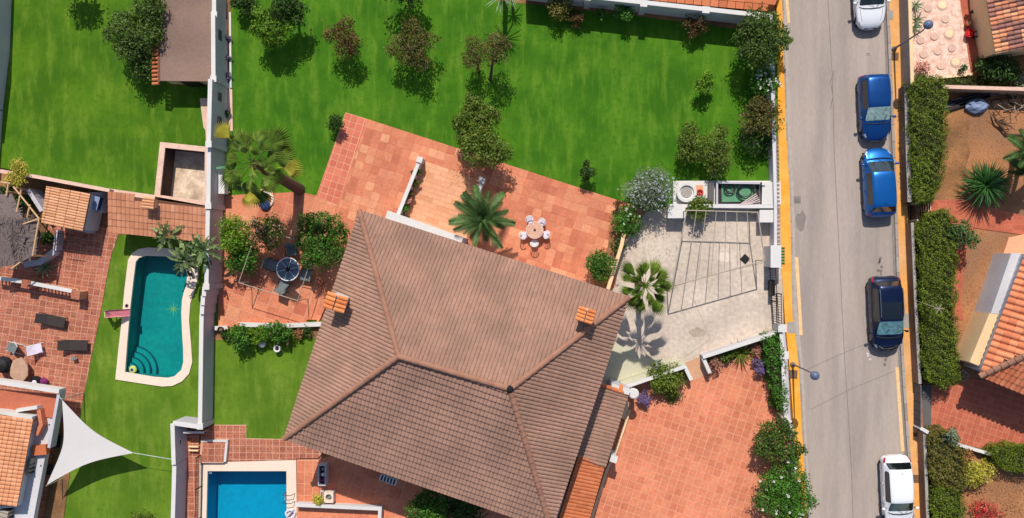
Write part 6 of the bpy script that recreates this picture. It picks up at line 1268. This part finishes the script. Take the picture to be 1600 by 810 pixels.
for i, (a, b, L_, n_, lab) in enumerate(((70,418,.6,30,'pale spiky plant beneath the thatched shelter'),(1158,552,.75,34,'large dark spiky plant below the sloping driveway wall'))):
    t = thing('spiky_plant', lab, 'plant', (*P(a, b, .3), 0)); MB().lathe((0,0,0),[(.12,0),(.08,.25)],6).build('stem', M_['bark'], t, True); rosette(t, blade_mesh(M_['lf_agave' if i == 0 else 'lf_grass'], L_*1.25, .08, .3), n_, Vector(t.location)+Vector((0,0,.25)), 0, 1.2, 60+i, 'leaf')
# planting below the driveway wall and along the street wall
hedge('street_hedge', 'dense green hedge along the street wall of the entrance patio', 'hedge', [(1194,528),(1216,521),(1222,545),(1226,600),(1228,648),(1214,636),(1207,600),(1200,560)], 1.3, M_['lf_bush'], 420, .14, 7)
tree('arching_bush', 'olive green arching bush below the long white driveway wall', 'bush', 1038, 592, 30, .8, M_['lf_grass'], 8, 3600, .15, sx=1.15, sy=.85)
tree('arching_bush', 'thin trailing stems hanging down from the arching bush', 'bush', 1051, 618, 13, .3, M_['lf_grass'], 5, 380, .16, fill=.1)
tree('purple_flowers', 'purple agapanthus clump at the left below the driveway wall', 'flowers', 1007, 622, 13, .5, M_['lf_purple'], 6, 800, .13)
tree('purple_flowers', 'purple agapanthus clump at the right beside the street hedge', 'flowers', 1190, 572, 14, .5, M_['lf_purple'], 6, 900, .13)
tree('pink_flowers', 'dusty pink flowers right of the patio opening', 'flowers', 1116, 571, 15, .5, M_['lf_pink'], 6, 700, .12, fill=.2)
tree('pink_flowers', 'pale pink flowers above the purple clump near the street hedge', 'flowers', 1182, 548, 11, .4, M_['lf_pink'], 5, 500, .12)
tree('garden_shrub', 'olive shrub at the foot of the sloping driveway wall', 'shrub', 1138, 556, 12, .5, M_['lf_olive'], 5, 600, .13)
tree('garden_shrub', 'bright shrub hanging over the top wall of the driveway under the pergola bars', 'shrub', 1092, 325, 24, 1.0, M_['lf_grass'], 7, 2200, .14, sx=1.1, sy=.8)
tree('garden_shrub', 'wispy pale shrub on the ledge of the long driveway wall', 'shrub', 1031, 572, 12, .8, M_['lf_silver'], 5, 380, .12, fill=.1)
# potted plants along the walk wall
for i, (a, b, r_, m_, lab) in enumerate(((651,268,8,'lf_dark','dark potted plant, topmost beside the slim wall of the sunken walk'),(648,286,9,'lf_bronze','bronze potted plant, second beside the slim wall of the sunken walk'),(642,303,7,'lf_bronze','bronze green potted plant, third beside the slim wall of the sunken walk'),(638,313,6,'lf_pink','pink flowering pot, fourth beside the slim wall of the sunken walk'),(633,325,9,'lf_bush','bright green potted plant, lowest beside the slim wall of the sunken walk'))):
    x, y = P(a, b, .5); t = thing('potted_plant', lab, 'potted plant', (x, y, .06)); MB().lathe((0,0,0),[(.14,0),(.2,.3),(.17,.3),(.15,.24)],12).build('pot', M_['flowerpot'], t, True); foliage('foliage', blob_set(x, y, .55, r_/25, r_/32, 4, i+80), 420, .13, M_[m_], t, i+80)
# small tufts along the long wall
for i, (a, b, r_, m_, lab) in enumerate(((355,60,6,'lf_purple','dark purple plant in the upper strip beside the long wall'),(355,90,6,'lf_purple','dark purple plant halfway down the strip beside the long wall'),(355,118,7,'lf_purple','dark purple plant at the lower end of the strip beside the long wall'),(355,177,7,'lf_dark','small green tuft on the bare strip beside the long wall'),(351,204,5,'lf_red','tiny reddish tuft at the foot of the long wall'),(200,690,0,'','')) ):
    if r_: tree('border_plant', lab, 'plant', a, b, r_, .3, M_[m_], 3, 240, .12, trunk=False)
# petals on the flowering bushes (parts of their bush)
def petals(near, n, m, r_, seed, size=.13, zoff=.0):
    """blossoms spread over the crown of the bush found at a survey point"""
    o = [c for c in COL.objects if c.get('label') == near][0]; f = [c for c in o.children if c.name.startswith('crown')][0]; vs = f.data.vertices; rg = random.Random(seed); ids = sorted(rg.sample(range(len(vs)//4), min(len(vs)//4, n*14)), key=lambda i: -vs[i*4].co.z)[:n*4]; rg.shuffle(ids); mb = MB()
    for i in ids[:n]:
        c = vs[i*4].co+Vector((0,0,.08)); a0 = rg.random()*6
        for k in range(4): q_ = a0+k*math.pi/2; s_ = size*.5; mb.add([c, c+Vector((math.cos(q_-.4)*s_, math.sin(q_-.4)*s_, .03)), c+Vector((math.cos(q_+.4)*s_, math.sin(q_+.4)*s_, .03))], [(0,1,2)])
    mb.build('blossom', m, o, True, kind='stuff')
petals('green bush with white blossoms against the street wall', 36, M_['petal'], 0, 1)
petals('large green bush with white flowers at the bottom of the orange pavement', 18, M_['petal'], 0, 2, .17)
petals('green flowering hedge bush with white dots beside the slanting cream wall', 12, M_['petal'], 0, 3, .15)
petals('large silvery grey bush with pale flower heads beside the driveway', 90, M_['petallilac'], 0, 4, .11)
petals('tree sprinkled with pinkish blossoms above the glass table', 90, M_['petalpink'], 0, 5, .12)
petals('purple agapanthus clump at the left below the driveway wall', 60, M_['petalviolet'], 0, 6, .12)
petals('purple agapanthus clump at the right beside the street hedge', 60, M_['petalviolet'], 0, 7, .12)
# dry branch and grass in the dry garden
t = thing('fallen_branch', 'dark dead branches lying on the dry ground below the bicycles', 'branch', (*P(1560,190), 0)); rg_ = random.Random(2)
MB().tube([vec(1552,175,.3), vec(1556,190,.25), vec(1566,200,.2), vec(1572,210,.15), vec(1600,211,.1)], [.05,.07,.07,.06,.05], 6).build('limb', M_['bark'], t)
for k in range(9): a_, b_ = rg_.uniform(1542,1590), rg_.uniform(178,206); MB().tube([vec(1562,192,.3), vec((1562+a_)/2+4,(192+b_)/2,.4), vec(a_,b_,.3)], [.04,.025,.012], 4).build('twig', M_['bark'], t)
def scatter(name, label, poly, n, size, m, seed, z=.0):
    rg = np.random.default_rng(seed); w = PP(poly); x0, y0 = np.min(w, 0); x1, y1 = np.max(w, 0); x, y = rg.uniform(x0, x1, n), rg.uniform(y0, y1, n); k = inpoly(x, y, w); p = np.stack([x[k], y[k], z+rg.uniform(.02, .06, k.sum())], 1)
    o = bpy.data.objects.new(name, leaves_mesh(name, p, np.tile([0,0,1.], (len(p),1)), size, m, rg, .35, .35)); COL.objects.link(o); tag(o, label, 'ground litter', kind='stuff')
scatter('dry_litter', 'dry stalks and leaves scattered over the dry garden', [(1470,168),(1600,150),(1600,600),(1500,600),(1500,380),(1470,320)], 3000, .07, M_['lf_dry'], 5)
scatter('dry_litter', 'dry reddish litter at the lower right garden bed', [(1500,745),(1600,735),(1600,820),(1500,820)], 1500, .09, M_['lf_dry'], 6)

scatter('leaf_litter', 'fallen leaves on the terrace under the overhanging tree', [(700,262),(800,270),(805,300),(700,292)], 260, .07, M_['lf_dry'], 11, .05)
scatter('leaf_litter', 'fallen leaves along the street side of the entrance patio', [(1165,600),(1208,560),(1215,640),(1190,720),(1160,810),(1120,810),(1165,700)], 420, .07, M_['lf_dry'], 12, .05)
scatter('leaf_litter', 'fallen leaves on the driveway below the silver bush', [(985,350),(1045,335),(1060,400),(985,440)], 220, .07, M_['lf_dry'], 13, .03)
scatter('leaf_litter', 'fallen leaves around the glass table', [(350,400),(520,400),(500,500),(350,500)], 260, .07, M_['lf_dry'], 14, .05)
